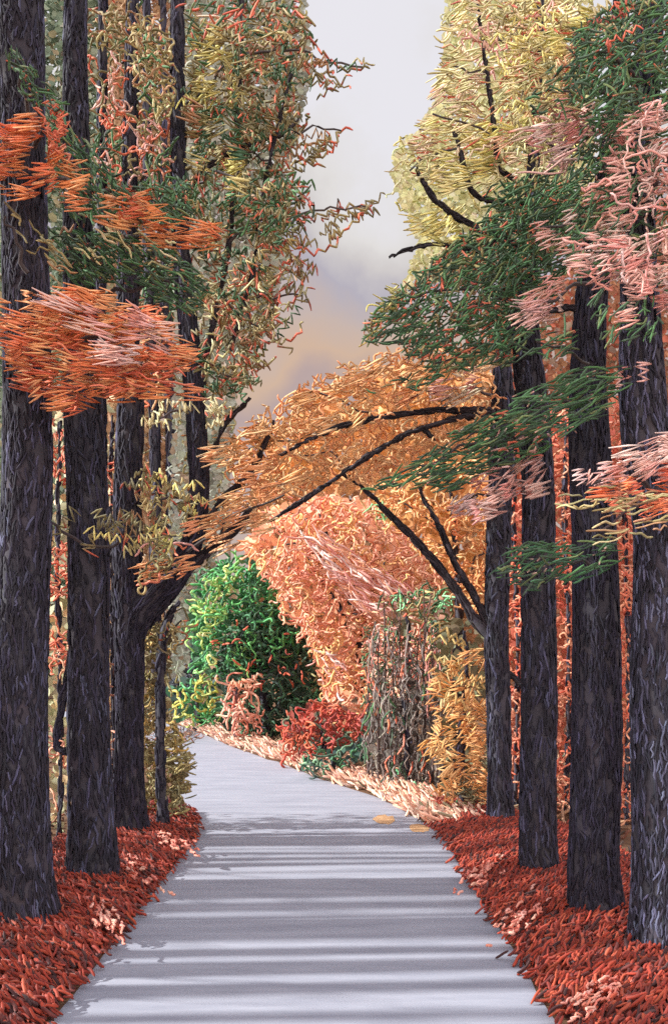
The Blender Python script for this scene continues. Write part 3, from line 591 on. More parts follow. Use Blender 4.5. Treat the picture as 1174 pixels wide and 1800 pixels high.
T2.spray('foliage_spray', [dict(poly=[(640, 862), (740, 810), (800, 760), (880, 720), (960, 740), (960, 790), (860, 830), (800, 860), (720, 850)], a=-1.3, b=-.35, sty='dash', pal=GRN, cov=1.5, ang=.36, sd=.2, Ln=34, tip=PNK[2:], tipp=.07),
                           dict(poly=[(880, 720), (980, 730), (960, 800), (860, 800)], a=-1.3, b=-.5, sty='dash', pal=COR + PNK[1:2] + GRN[:1], cov=.5, ang=.3, Ln=22)],
         'low dark green spray pointing at the road', [((930, 760, -.25), (740, 820, -.7), 4), ((930, 770, -.25), (820, 770, -.7), 3)])
T2.spray('foliage_spray', [dict(poly=[(770, 890), (820, 850), (880, 820), (950, 805), (970, 830), (930, 890), (840, 905), (800, 900)], a=-1.4, b=-.5, sty='h', pal=PNK, cov=.75, r=2.1, ang=.35, sd=.25, A=18)],
         'pink spray low across two trunks', [((930, 850, -.25), (820, 880, -.8), 3)])

T3 = Tree('roadside_tree', 'third dark trunk of the right row, crossed by green fans and pink sprays', 'tree', 1046, 1626)
T3.stem([(1052, 1660, 68), (1048, 1610, 54), (1046, 1500, 47), (1046, 1300, 44), (1044, 1000, 42), (1034, 800, 36), (1032, 650, 31), (1040, 500, 28), (1060, 350, 22), (1080, 200, 15), (1090, 0, 12), (1096, -400, 8)], bark=BARK)
T3.stem([(1040, 560, 9), (1000, 540, 6), (930, 560, 4), (890, 580, 2)], part='limb', bark=BARK_BRN)
T3.spray('foliage_spray', [dict(poly=[(920, 230), (980, 190), (1030, 190), (1080, 215), (1050, 250), (1000, 285), (930, 280)], a=-1.3, b=-.3, sty='h', pal=PNK, cov=.75, r=2.1, ang=.28, A=19),
                           dict(poly=[(930, 290), (1080, 240), (1090, 255), (950, 305)], a=-1.3, b=-.5, sty='long', pal=PNK[2:3] + PNK[:1], cov=.5, ang=.28)],
         'pink spray at the edge of the green wedge', [((1060, 300, -.2), (960, 250, -.7), 4)])
T3.spray('foliage_spray', [dict(poly=[(880, 560), (930, 520), (1010, 470), (1060, 440), (1080, 480), (1020, 540), (960, 560), (900, 580)], a=-1.4, b=-.4, sty='h', pal=PNK, cov=.72, ang=.3, A=20),
                           dict(poly=[(930, 400), (990, 380), (1100, 330), (1090, 410), (1010, 440), (930, 410)], a=-1.4, b=-.4, sty='h', pal=PNK, cov=.6, ang=.2, A=20)],
         'tiered pink sprays over the trunk', [((1040, 500, -.3), (920, 560, -.8), 4), ((1050, 400, -.3), (950, 400, -.8), 4)])
T3.spray('foliage_spray', [dict(poly=[(900, 700), (980, 660), (1060, 640), (1100, 660), (1080, 710), (1000, 760), (900, 760)], a=-1.5, b=-.5, sty='dash', pal=GRN, cov=1.35, ang=.32, sd=.2, Ln=36, tip=PNK[1:2], tipp=.06),
                           dict(poly=[(900, 590), (1010, 560), (1010, 620), (920, 630)], a=-1.5, b=-.5, sty='dash', pal=GRN, cov=.7, ang=.5, Ln=30, tip=TIP, tipp=.1),
                           dict(poly=[(1060, 640), (1150, 645), (1140, 665), (1070, 670)], a=-1.5, b=-.5, sty='h', pal=PNK, cov=.7, ang=.1, A=16)],
         'green needle fan with pink flecks', [((1034, 700, -.3), (920, 730, -.8), 4), ((1034, 640, -.3), (940, 600, -.8), 3)])
T3.spray('foliage_spray', [dict(poly=[(870, 1000), (900, 960), (980, 950), (1080, 955), (1075, 1000), (1030, 1020), (960, 1020), (920, 1050)], a=-1.3, b=-.5, sty='dash', pal=GRN_D + GRN, cov=1.2, ang=.28, sd=.28, Ln=36, tip=PNK[:1], tipp=.08)],
         'lowest green fan across the trunks', [((1040, 1000, -.35), (910, 980, -.8), 4)])

T4 = Tree('roadside_tree', 'rightmost trunk, streaked lavender grey, with a mass of pink foliage high up', 'tree', 1146, 1690)
T4.stem([(1172, 1740, 84), (1164, 1680, 64), (1161, 1500, 54), (1160, 1200, 50), (1153, 950, 46), (1132, 750, 42), (1126, 600, 38), (1122, 400, 28), (1130, 200, 24), (1140, 0, 22), (1150, -500, 16)],
        bark=[((66, 62, 74), 5), ((48, 46, 56), 4), ((108, 106, 124), 3), ((146, 146, 168), 1.8)])
PP = [(1000, 480), (1010, 420), (1040, 330), (1070, 290), (1100, 220), (1150, 185), (1230, 180), (1230, 520), (1120, 500), (1080, 470), (1040, 500)]
T4.spray('crown', [dict(poly=PP, a=-1.1, b=-.3, r=2.1, sty='h', pal=PNK, cov=.55, ang=.22, sd=.22, A=20),
                   dict(poly=[(1100, 480), (1230, 470), (1230, 620), (1140, 580), (1090, 560)], a=-1.1, b=-.4, sty='h', pal=PNK, cov=.42, ang=.05, A=22),
                   dict(poly=PP, a=-1.1, b=-.3, sty='curl', pal=PNK, cov=.5, s=1.2, r=2.1), dict(poly=PP, a=-.8, b=.1, sty='dash', pal=GRN, cov=.5, ang=.4, sd=.5),
                   dict(k='w', poly=[(1090, 280), (1230, 220), (1230, 520), (1100, 470)], a=-.2, b=.4, pal=[((212, 158, 132), 3), ((196, 142, 108), 2)], cov=.2, size=11)],
         'mass of pink foliage', [((1124, 420, -.2), (1030, 440, -.6), 5), ((1124, 380, -.2), (1180, 260, -.6), 5), ((1126, 330, -.2), (1080, 300, -.6), 4)])
T4.spray('crown', [dict(poly=[(1010, 60), (1060, 20), (1120, -20), (1230, -20), (1230, 190), (1140, 190), (1090, 240), (1040, 190), (1000, 180)], a=-1.1, b=.5, sty='dash', pal=GRN, cov=2.3, ang=.5, sd=.6, Ln=28, tip=TIP, tipp=.2),
                   dict(poly=[(1010, 40), (1130, -20), (1170, 20), (1060, 130)], a=-1.1, b=-.2, sty='zig', pal=OLP + TIP, cov=.35, ang=.4),
                   dict(poly=[(940, 130), (1030, 110), (1060, 200), (980, 210), (930, 190)], a=-.8, b=.6, sty='dash', pal=GRN + OLV, cov=.75, ang=.3, sd=.5, tip=TIP, tipp=.3),
                   dict(poly=[(1020, 220), (1100, 180), (1120, 320), (1080, 430), (1010, 460), (990, 360)], a=-.7, b=.6, sty='dash', pal=GRN, cov=1.5, ang=.6, sd=.5, tip=TIP, tipp=.2)],
         'dark green crown in the corner', [((1130, 150, -.2), (1050, 90, -.5), 5), ((1130, 180, -.2), (990, 160, -.3), 5)])
T4.spray('foliage_spray', [dict(poly=[(990, 860), (1060, 800), (1130, 780), (1230, 750), (1230, 820), (1120, 840), (1040, 850)], a=-1.2, b=-.45, sty='h', pal=PNK, cov=1.0, ang=.25, A=22),
                           dict(poly=[(1060, 850), (1130, 830), (1230, 810), (1230, 900), (1120, 910), (1060, 890)], a=-1.2, b=-.45, sty='h', pal=COR + ORG[1:2], cov=1.0, ang=.12, A=22),
                           dict(poly=[(970, 880), (1060, 850), (1230, 870), (1230, 920), (1130, 940), (1050, 960), (1020, 940), (1060, 900)], a=-1.4, b=-.6, sty='long', pal=OLP + OLV, cov=.5, ang=.15, Ln=60),
                           dict(poly=[(1040, 520), (1174, 530), (1150, 600), (1060, 600)], a=-1.0, b=-.4, sty='dash', pal=GRN, cov=.4, ang=.8)],
         'coral spray under a pink layer', [((1140, 860, -.3), (1020, 850, -.7), 5), ((1140, 880, -.3), (1060, 930, -.7), 3)])

# ------------------------------------------------------------------ red and coral shrubs glimpsed between the right-hand trunks
for (x, y, poly, lab) in ((905, 1415, [(895, 700), (925, 700), (922, 900), (935, 1200), (925, 1470), (893, 1470), (890, 1150), (893, 900)], 'tall coral shrub glimpsed between the first and second right-hand trunks'),
                          (995, 1430, [(975, 720), (1015, 720), (1015, 1100), (1012, 1540), (975, 1520), (972, 1150)], 'tall coral shrub glimpsed between the second and third right-hand trunks'),
                          (1100, 1450, [(1075, 700), (1120, 700), (1124, 1100), (1120, 1640), (1080, 1600), (1078, 1150)], 'tall coral shrub glimpsed between the third and rightmost trunks')):
    T = Tree('coral_shrub', lab, 'shrub', x, y, 'coral shrubs behind the right-hand trunks')
    yb = T.yb
    pl = [(a, min(b, yb - 4)) for a, b in poly]; pl = [((a - x) * 1.9 + x, b) for a, b in pl]
    T.stem([(x, yb + 6, 4), (x + 4, 1150, 3), (x - 3, 900, 3), (x, 720, 2)], cov=.8)
    T.spray('foliage', [dict(k='w', poly=pl, a=0, b=1.0, pal=[((204, 128, 98), 3), ((186, 118, 88), 2), ((212, 112, 86), 2)], cov=2.2, face=4, size=13),
                        dict(poly=pl, a=-.7, b=.3, sty='curl', pal=COR + SAL[:1], cov=.6, s=.7, g=.9)], None)
# strands of coral vine between the left-hand trunks
T = Tree('coral_shrub', 'wispy coral shrub glimpsed between the two leftmost trunks', 'shrub', 104, 1470)
T.stem([(104, 1476, 4), (108, 1300, 3), (102, 1000, 3), (106, 740, 2)], cov=.8)
T.spray('foliage', [dict(k='w', gain=1.4, poly=box(70, 720, 145, 1465), a=.3, b=1.2, pal=[((150, 152, 122), 3), ((172, 150, 112), 3), ((128, 128, 98), 2)], cov=1.5, size=14),
                    dict(poly=box(76, 745, 140, 860), a=-.6, b=.2, sty='zig', pal=COR, cov=.7, ang=.2, A=8, Ln=40), dict(poly=box(80, 960, 136, 1040), a=-.6, b=.2, sty='curl', pal=COR, cov=1.0, s=.8),
                    dict(poly=box(76, 1120, 136, 1170), a=-.6, b=.2, sty='curl', pal=COR, cov=1.0, s=.8), dict(poly=box(76, 1040, 136, 1440), a=-.6, b=.2, sty='curl', pal=SAL, cov=.14)], None)
T = Tree('olive_shrub', 'dull tan shrub glimpsed between the second trunk and the forked tree', 'shrub', 198, 1460)
T.stem([(198, 1466, 4), (200, 1250, 3), (196, 900, 2), (198, 730, 2)], cov=.8)
T.spray('foliage', [dict(k='w', gain=1.4, poly=box(165, 1060, 232, 1455), a=.2, b=1.2, pal=[((150, 130, 92), 3), ((130, 112, 78), 3), ((168, 148, 106), 2)], cov=1.6, size=14),
                    dict(k='w', gain=1.3, poly=box(165, 690, 232, 1070), a=.2, b=1.2, pal=[((150, 152, 122), 3), ((178, 150, 116), 2)], cov=1.2, size=14),
                    dict(poly=box(172, 1150, 224, 1450), a=-.6, b=.1, sty='curl', pal=SAL, cov=.16), dict(poly=box(172, 780, 224, 880), a=-.6, b=.1, sty='curl', pal=COR, cov=.5)], None)

# ------------------------------------------------------------------ trees and shrubs round the bend
T = Tree('olive_shrub', 'olive gold shrub beside the road left of the bend', 'shrub', 282, 1456)
T.stem([(284, 1460, 5), (286, 1300, 4), (280, 1150, 3), (276, 1090, 2)], cov=.8)
OW = [((124, 112, 74), 3), ((106, 94, 62), 3), ((142, 124, 84), 2)]
OPL = [(244, 1110), (300, 1085), (322, 1100), (300, 1150), (296, 1260), (318, 1290), (332, 1330), (330, 1390), (312, 1432), (270, 1452), (244, 1430)]
T.spray('foliage', [dict(k='w', poly=OPL, a=.1, b=.6, pal=OW, cov=1.5, size=11), dict(poly=OPL, a=-.2, b=.3, sty='curl', pal=OLV[:3] + [((178, 150, 78), 2)], cov=.85, s=.85),
                    dict(poly=box(300, 1280, 336, 1428), a=-.2, b=.3, sty='dash', pal=OLV[:3], cov=.7, ang=.2, sd=.3)], None)

T = Tree('green_tree', 'rounded green tree at the bend, bright on its upper left, deep green below', 'tree', 470, 1300)
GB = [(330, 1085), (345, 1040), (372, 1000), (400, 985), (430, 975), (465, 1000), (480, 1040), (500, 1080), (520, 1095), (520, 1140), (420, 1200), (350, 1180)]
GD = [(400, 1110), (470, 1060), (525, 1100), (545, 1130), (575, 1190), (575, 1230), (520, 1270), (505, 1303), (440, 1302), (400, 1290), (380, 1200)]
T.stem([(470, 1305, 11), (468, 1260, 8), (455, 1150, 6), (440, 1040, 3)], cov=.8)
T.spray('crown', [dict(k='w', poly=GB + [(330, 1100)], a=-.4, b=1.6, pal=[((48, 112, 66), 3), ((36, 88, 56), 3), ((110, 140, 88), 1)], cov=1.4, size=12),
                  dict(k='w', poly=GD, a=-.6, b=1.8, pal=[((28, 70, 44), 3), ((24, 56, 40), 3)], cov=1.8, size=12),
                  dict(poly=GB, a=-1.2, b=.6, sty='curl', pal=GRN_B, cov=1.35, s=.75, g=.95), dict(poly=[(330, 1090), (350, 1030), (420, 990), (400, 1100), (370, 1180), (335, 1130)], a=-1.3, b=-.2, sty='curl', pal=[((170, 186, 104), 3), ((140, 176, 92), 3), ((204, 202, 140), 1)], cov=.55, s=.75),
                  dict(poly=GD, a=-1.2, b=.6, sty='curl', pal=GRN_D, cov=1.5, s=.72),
                  dict(poly=[(370, 1090), (540, 1080), (540, 1200), (380, 1240)], a=-1.3, b=0, sty='dash', pal=TIP, cov=.09, ang=.4, sd=1, Ln=12),
                  dict(poly=[(530, 1120), (578, 1190), (575, 1240), (540, 1250)], a=-1.3, b=0, sty='dash', pal=PNK[1:2] + OLV, cov=.4, ang=.2, Ln=22)], None)
T = Tree('dark_shrub', 'small blue black shrub behind the thin stem at the left of the bend', 'shrub', 318, 1262)
T.stem([(318, 1266, 6), (318, 1200, 4), (316, 1140, 2)], cov=.8)
T.spray('foliage', [dict(k='w', poly=[(288, 1140), (310, 1110), (350, 1110), (352, 1180), (330, 1250), (290, 1250)], a=-.3, b=1.5, pal=[((36, 44, 56), 3), ((30, 60, 56), 2)], cov=1.8, size=12),
                    dict(poly=[(288, 1140), (310, 1115), (350, 1115), (352, 1200), (290, 1200)], a=-1.2, b=.4, sty='curl', pal=[((40, 50, 62), 4), ((56, 66, 76), 2), ((34, 74, 62), 2)], cov=1.3, s=.7)], None)
T = Tree('yellow_shrub', 'yellow green shrub on the verge in front of the green tree', 'shrub', 345, 1285)
T.stem([(345, 1290, 5), (348, 1250, 4), (342, 1205, 2)], cov=.8)
YPL = [(296, 1210), (330, 1190), (385, 1195), (388, 1285), (350, 1280), (300, 1262)]
T.spray('foliage', [dict(k='w', poly=YPL, a=0, b=.9, pal=[((40, 100, 66), 3), ((44, 78, 70), 2)], cov=1.3, size=11), dict(poly=YPL, a=-.9, b=.3, sty='curl', pal=[((190, 184, 84), 3), ((150, 160, 76), 2), ((70, 146, 84), 3)], cov=.95, s=.75)], None)
T = Tree('pink_shrub', 'open pink stemmed shrub before the green tree', 'shrub', 415, 1308)
T.stem([(415, 1312, 4), (412, 1260, 3), (418, 1200, 2)], bark=[((206, 140, 118), 1)], cov=.8)
T.spray('foliage', [dict(poly=[(382, 1195), (448, 1190), (452, 1300), (400, 1306)], a=-.9, b=.3, sty='curl', pal=[((214, 142, 118), 4), ((232, 176, 152), 3), ((190, 112, 92), 2)], cov=.95, s=.9),
                    dict(poly=[(390, 1195), (446, 1190), (446, 1215), (390, 1220)], a=-.9, b=.0, sty='zig', pal=SAL, cov=.8, s=.7)], None)

T = Tree('salmon_tree', 'large salmon orange tree beyond the bend with pink streaks on its right side', 'tree', 640, 1312)
T.stem([(648, 1322, 8), (646, 1260, 6), (640, 1180, 5), (622, 1080, 4), (590, 980, 3), (560, 900, 2)], cov=1.0, bark=BARK_BRN)
T.stem([(640, 1190, 6), (610, 1100, 5), (580, 1040, 4), (540, 980, 2)], part='limb', bark=BARK_BRN)
T.stem([(644, 1220, 6), (600, 1180, 4), (570, 1130, 2)], part='limb', bark=BARK_BRN)
SP = [(420, 960), (470, 900), (540, 870), (640, 880), (720, 930), (780, 1000), (760, 1070), (700, 1110), (660, 1150), (652, 1285), (600, 1290), (575, 1230), (545, 1130), (505, 1090), (480, 1020)]
T.spray('crown', [dict(k='w', poly=SP, a=-.4, b=2.2, pal=[((230, 172, 134), 3), ((222, 158, 120), 3), ((234, 184, 148), 2)], cov=2.4, size=14, gain=1.2, face=4),
                  dict(poly=SP, a=-1.8, b=.4, sty='curl', pal=SAL + GLD[:1], cov=1.3, s=.9, g=1.35),
                  dict(poly=[(560, 880), (700, 890), (690, 940), (600, 930)], a=-2.2, b=.2, sty='curl', pal=GLD, cov=.5),
                  dict(poly=[(545, 1120), (600, 1150), (600, 1240), (565, 1190)], a=-2.3, b=-.6, sty='long', pal=PNK, cov=.5, ang=-.5, Ln=40)], None, [((622, 1080), (700, 980), 3), ((600, 1000), (480, 950), 3)])
T.spray('foliage_spray', [dict(poly=[(530, 945), (590, 950), (660, 1000), (735, 1035), (720, 1070), (700, 1105), (640, 1085), (590, 1020)], a=-2.6, b=-1.4, sty='long', pal=PNK + SAL[:1], cov=1.9, ang=-.5, sd=.2, Ln=62)],
        'pale pink streaked spray', [((622, 1080), (700, 1060, -1.9), 3), ((600, 1000), (560, 960, -1.9), 3)])
T = Tree('red_shrub', 'flame red shrub on the far verge at the foot of the salmon tree', 'shrub', 570, 1345)
T.stem([(572, 1350, 5), (570, 1310, 4), (562, 1260, 2)], cov=.8)
RP = [(495, 1265), (540, 1240), (580, 1235), (640, 1262), (650, 1290), (600, 1325), (540, 1340), (500, 1335)]
T.spray('foliage', [dict(k='w', poly=RP, a=0, b=.8, pal=[((150, 64, 46), 3), ((112, 60, 46), 2)], cov=1.5, size=11), dict(poly=RP, a=-1, b=.2, sty='curl', pal=[((206, 74, 50), 5), ((226, 108, 62), 3), ((164, 54, 44), 3), ((80, 96, 66), 1)], cov=1.3, s=.75, g=.75),
                    dict(poly=[(550, 1290), (650, 1285), (640, 1320), (560, 1335)], a=-1.0, b=.2, sty='curl', pal=GRN_D, cov=.4, s=.7)], None)
T = Tree('dark_shrub', 'low blue green shrub on the verge under the flame red shrub', 'shrub', 585, 1368)
T.stem([(585, 1372, 5), (586, 1345, 3), (584, 1325, 2)], cov=.8)
T.spray('foliage', [dict(k='w', poly=[(520, 1345), (560, 1325), (640, 1300), (650, 1330), (620, 1362), (550, 1366)], a=-.1, b=.6, pal=[((32, 66, 66), 3), ((38, 84, 70), 2)], cov=1.5, size=10),
                    dict(poly=[(520, 1345), (560, 1325), (640, 1305), (650, 1330), (620, 1362), (550, 1366)], a=-.6, b=.2, sty='curl', pal=GRN_D + [((110, 150, 116), 2)], cov=.9, s=.65)], None)

T = Tree('gold_tree', 'gold leaved tree right of the bend, its crown filling the gap behind the bare branches', 'tree', 800, 1385)
T.stem([(806, 1392, 9), (800, 1250, 8), (806, 1100, 6), (800, 950, 4), (790, 860, 2)], cov=.9, bark=BARK_BRN)
GC = [(640, 860), (700, 830), (800, 800), (866, 800), (870, 1090), (820, 1070), (780, 1010), (740, 960), (690, 920)]
T.spray('crown', [dict(k='w', poly=GC, a=-.1, b=1.6, pal=[((206, 148, 78), 3), ((192, 132, 66), 3), ((178, 122, 66), 1)], cov=1.9, size=14),
                  dict(poly=GC, a=-1.2, b=.2, sty='curl', pal=GLD, cov=1.0, s=.95, g=1.3),
                  dict(poly=[(640, 890), (700, 880), (700, 920), (650, 930)], a=-1.2, b=.2, sty='dash', pal=[((130, 196, 140), 1), ((86, 150, 90), 1)], cov=.35, ang=.6, sd=1)], None, [((800, 950), (700, 880), 2), ((806, 1060), (850, 950), 2)])
# sapling thicket
T = Tree('bramble_thicket', 'grey brown thicket of upright stalks beside the verge, flecked with red and green', 'thicket', 712, 1392)
T.stem([(712, 1398, 5), (714, 1320, 4), (710, 1220, 2)], cov=.8)
BP = [(640, 1250), (668, 1190), (690, 1225), (712, 1170), (740, 1215), (764, 1185), (780, 1250), (800, 1300), (792, 1385), (700, 1392), (655, 1372), (636, 1320)]
GRY = [((118, 108, 102), 3), ((84, 76, 72), 3), ((132, 122, 114), 2)]
T.spray('stalks', [dict(k='w', poly=BP, a=.2, b=1.4, pal=GRY, cov=1.7, size=12), dict(poly=BP, a=-.5, b=.4, sty='long', pal=GRY + [((64, 56, 54), 2)], cov=.9, ang=1.57, sd=.16, Ln=40, r=1.4),
                   dict(poly=[(650, 1110), (780, 1120), (790, 1260), (640, 1260)], a=-.4, b=.6, sty='long', pal=GRY + PNK[3:], cov=.4, ang=1.57, sd=.12, Ln=60, r=1.2), dict(poly=BP, a=-.6, b=.2, sty='dash', pal=GRN + COR, cov=.16, ang=1.5, sd=.3, Ln=26)], None)
T = Tree('hazel_bush', 'mixed salmon and green bush standing behind the upright stalks', 'bush', 722, 1362)
T.stem([(722, 1368, 5), (720, 1250, 4), (716, 1080, 2)], cov=.8)
HP = [(650, 1110), (700, 1060), (760, 1040), (800, 1080), (810, 1200), (780, 1240), (660, 1240)]
T.spray('foliage', [dict(k='w', poly=HP + [(650, 1180)], a=.2, b=1.4, pal=[((176, 128, 104), 3), ((150, 124, 104), 2), ((110, 110, 82), 2)], cov=1.4, size=12),
                    dict(poly=[(650, 1110), (700, 1080), (770, 1100), (780, 1230), (660, 1230)], a=-.8, b=.3, sty='curl', pal=SAL + PNK[:2], cov=.8, s=.8),
                    dict(poly=[(690, 1050), (770, 1035), (815, 1090), (800, 1140), (740, 1120)], a=-.9, b=.2, sty='curl', pal=GRN + OLV[:2], cov=1.0, s=.8),
                    dict(poly=[(695, 1035), (720, 1030), (716, 1070), (690, 1075)], a=-1, b=0, sty='dash', pal=[((124, 196, 140), 1)], cov=.5, ang=.6, sd=.8), dict(poly=[(765, 1035), (810, 1050), (806, 1072), (770, 1066)], a=-1, b=0, sty='dash', pal=[((124, 196, 140), 1)], cov=.7, ang=.3, sd=.8),
                    dict(poly=HP, a=-.9, b=.2, sty='dash', pal=TIP, cov=.08, ang=1, sd=1, Ln=12)], None)
src = None; SAPL = 'bare dark sapling, pencil thin, in the stand behind the verge'
for i, x in enumerate((648, 664, 676, 690, 702, 718, 732, 746, 760, 774)):
    d = 16.7 + rng.uniform(-.3, .5); loc = np.array([(x - CX) / F * d, d, 0.0])
    if src is None:
        src = thing('sapling', SAPL, 'sapling', loc, 'bare saplings in the stand behind the verge'); B = Builder(); xb = x
        P = np.array([(0, 0, -.03), (.02, 0, .6), (0, .02, 1.3), (.03, 0, 2.1), (.0, 0, 2.8), (.03, .02, 3.5)])
        B.tubes(smooth(smooth(P[None])), np.linspace(.034, .01, 21)[None], palette([((70, 52, 50), 1)], 1), k=7, taper=False); kid = [B.build('trunk', M_BARK, src)]
        B = Builder()
        for z in (1.5, 1.9, 2.3, 2.6, 2.9, 3.1):
            a = rng.uniform(0, 6.28); q = np.array([(0.01, 0, z), (.12 * math.cos(a), .12 * math.sin(a), z + .22), (.18 * math.cos(a), .2 * math.sin(a), z + .5)])
            B.tubes(smooth(q[None]), np.linspace(.014, .005, 5)[None], palette([((80, 58, 54), 1)], 1), k=5, taper=False)
            e = q[2] + rng.normal(0, .07, (5, 3)); PP_ = np.stack([e, e + rng.normal(0, .05, (5, 3)), e + rng.normal(0, .07, (5, 3))], 1)
            B.tubes(PP_, .02 * np.ones(5), palette(TIP + OLV + GRN, 5), k=4)
        kid.append(B.build('twigs', M_THREAD, src)); o = src
    else:
        o = src.copy(); COL.objects.link(o); o.location = tuple(loc)
        for kk in kid:
            c = kk.copy(); COL.objects.link(c); c.parent = o
    o.rotation_euler.z = rng.uniform(0, 6.28); s_ = rng.uniform(.78, 1.08); o.scale = (1, 1, s_)

T = Tree('gold_shrub', 'upright shrub of gold zigzags over olive leaves, left of the narrow right-hand trunk', 'shrub', 812, 1436)
T.stem([(812, 1442, 6), (810, 1300, 5), (820, 1180, 3), (816, 1110, 2)], cov=.8)
SG = [(770, 1110), (830, 1080), (862, 1120), (862, 1430), (790, 1430), (768, 1330), (764, 1200)]
T.spray('foliage', [dict(k='w', poly=SG, a=.1, b=.9, pal=[((104, 104, 70), 3), ((92, 84, 56), 3), ((120, 128, 98), 1)], cov=1.7, size=12),
                    dict(poly=[(760, 1180), (850, 1130), (858, 1410), (775, 1410), (750, 1330)], a=-.6, b=.2, sty='h', pal=[((226, 166, 94), 4), ((206, 144, 74), 3), ((236, 186, 116), 2), ((196, 140, 80), 1)], cov=.85, ang=.12, sd=.5, A=15, g=1.5),
                    dict(poly=[(770, 1120), (860, 1110), (858, 1250), (780, 1250)], a=-.6, b=.2, sty='zig', pal=[((206, 182, 122), 3), ((188, 160, 96), 2)], cov=.35, ang=.2, sd=.5),
                    dict(poly=[(820, 1340), (864, 1320), (864, 1432), (800, 1432)], a=-.6, b=.1, sty='curl', pal=[((110, 100, 66), 3), ((88, 82, 56), 2)], cov=.7, s=.7)], None)
for (x, y, w_, h_, lab) in ((735, 1398, 26, 44, 'upright mint green fern below the grey thicket'), (768, 1410, 22, 36, 'small curled mint green fern at the edge of the verge'),
                            (800, 1428, 44, 40, 'broad mint green fern closest to the right-hand trunks'), (706, 1374, 22, 40, 'dark mint fern half hidden in the grey thicket'), (556, 1356, 26, 22, 'tiny mint fern under the blue green shrub')):
    d = CAMZ * F / (y + 4 - HY) - .12; base = np.array([(x - CX) / F * d, d, 0.0]); t = thing('fern', lab, 'fern', base, 'mint green ferns on the verge'); B = Builder()
    n = 16; a = rng.uniform(.2, 2.9, n); L_ = rng.uniform(.6, 1.1, n); ps = np.linspace(0, 1, 5)
    az = rng.uniform(-.8, .8, n)
    X = (np.cos(a) * L_ * w_ * .8)[:, None] * ps * d / F; Z = (np.sin(a) * L_ * h_)[:, None] * (ps - .35 * ps ** 2) * d / F; Y = (az * L_ * w_ * .7)[:, None] * ps * d / F
    P = np.stack([X, Y, Z + .02], -1) + base
    B.tubes(smooth(P), 2.6 * d / F * np.ones(n), palette([((110, 186, 134), 3), ((70, 140, 96), 3), ((150, 208, 160), 1)], n), k=5); B.build('fronds', M_THREAD, t, base)

# ------------------------------------------------------------------ pale trees far behind
def pale(label, x, d, poly, pal, cov=1.5, size=15, dd=3, th=None, clump=0, gain=.62):
    T = Tree('pale_tree', label, 'tree', x, 0, 'pale trees far behind', d=d)
    top = min(p[1] for p in poly)
    T.stem([(x, T.yb + 3, 6), (x + 3, 1000, 4), (x - 3, (1000 + top) / 2, 3), (x, top + 40, 3)], bark=[((150, 140, 128), 1)], threads=False)
    L_ = [dict(k='w', poly=poly, a=-dd * .5, b=dd * .5, pal=pal, cov=cov * 2.0, size=size * .62, clump=clump, gain=gain, face=5.0)]
    if th: L_.append(dict(poly=poly, a=-dd * .5, b=dd * .2, sty='curl', pal=th, cov=.5, s=.8, g=.75, r=1.7))
    T.spray('crown', L_, None, mat=M_LEAF)
SAGE = [((150, 172, 150), 3), ((132, 156, 134), 3), ((176, 190, 168), 2), ((178, 170, 136), 1)]
TANP = [((188, 150, 112), 3), ((172, 134, 100), 3), ((204, 174, 140), 2), ((160, 150, 118), 1)]
GRYP = [((200, 207, 192), 4), ((208, 213, 202), 3), ((188, 197, 178), 3), ((216, 190, 162), 1.4)]
PEA = [((222, 190, 164), 3), ((212, 178, 148), 2), ((206, 196, 180), 1)]
YGP = [((214, 214, 168), 4), ((202, 204, 154), 3), ((224, 224, 190), 3)]
pale('pale sage tree far behind the two leftmost trunks', 110, 52, [(-40, -60), (210, -60), (220, 300), (210, 700), (200, 1190), (-40, 1190)], SAGE, 1.7, 17, th=SAGE)
pale('pale tan tree far behind the slender stems', 255, 50, [(190, -60), (320, -60), (330, 300), (320, 640), (330, 1000), (290, 1190), (190, 1190), (190, 300)], TANP, 1.6, 16, th=TANP)
pale('pale grey green tree against the sky behind the forked tree', 400, 31, [(300, -60), (530, -60), (548, 120), (530, 200), (500, 330), (505, 470), (455, 620), (415, 700), (395, 950), (320, 1190), (290, 1190), (310, 640)], GRYP, 1.9, 16, th=GRYP + OLP[:1] + OLV[:1], gain=.5)
pale('pale yellow green tree against the sky behind the right crown', 880, 25, [(790, -60), (1040, -60), (1040, 420), (860, 470), (740, 500), (700, 530), (735, 430), (690, 320), (690, 270), (740, 220), (765, 180), (780, 90)], YGP, 1.6, 15, th=YGP + YEL[2:], gain=.85)
pale('pale apricot tree behind the gold and salmon crowns', 640, 30, [(440, 860), (560, 740), (700, 670), (880, 600), (900, 1190), (440, 1190)], [((214, 160, 112), 3), ((204, 146, 98), 3), ((222, 178, 136), 2)], 1.6, 16)
pale('pale dusky tree behind the right-hand trunks', 1050, 21, [(880, 540), (1000, 460), (1240, 300), (1240, 1230), (880, 1230)], [((186, 134, 98), 3), ((170, 116, 86), 3), ((160, 140, 120), 2), ((198, 112, 86), 2)], 1.6, 16)
# far wood closing the view at the horizon
B = Builder(); n = 5200; X = rng.uniform(-60, 60, n); Y = 52 + rng.normal(0, 3, n); Z = rng.random(n) ** 1.2 * (7.5 + 2.5 * np.sin(X * .35) + 1.5 * np.sin(X * .9))
B.patches(np.stack([X, Y, Z], -1), .5 * rng.uniform(.6, 1.3, n), palette([((176, 150, 122), 3), ((150, 142, 116), 3), ((196, 164, 132), 2), ((130, 128, 108), 1)], n, .08))
o = B.build('far_wood', M_LEAF); o['kind'] = 'stuff'

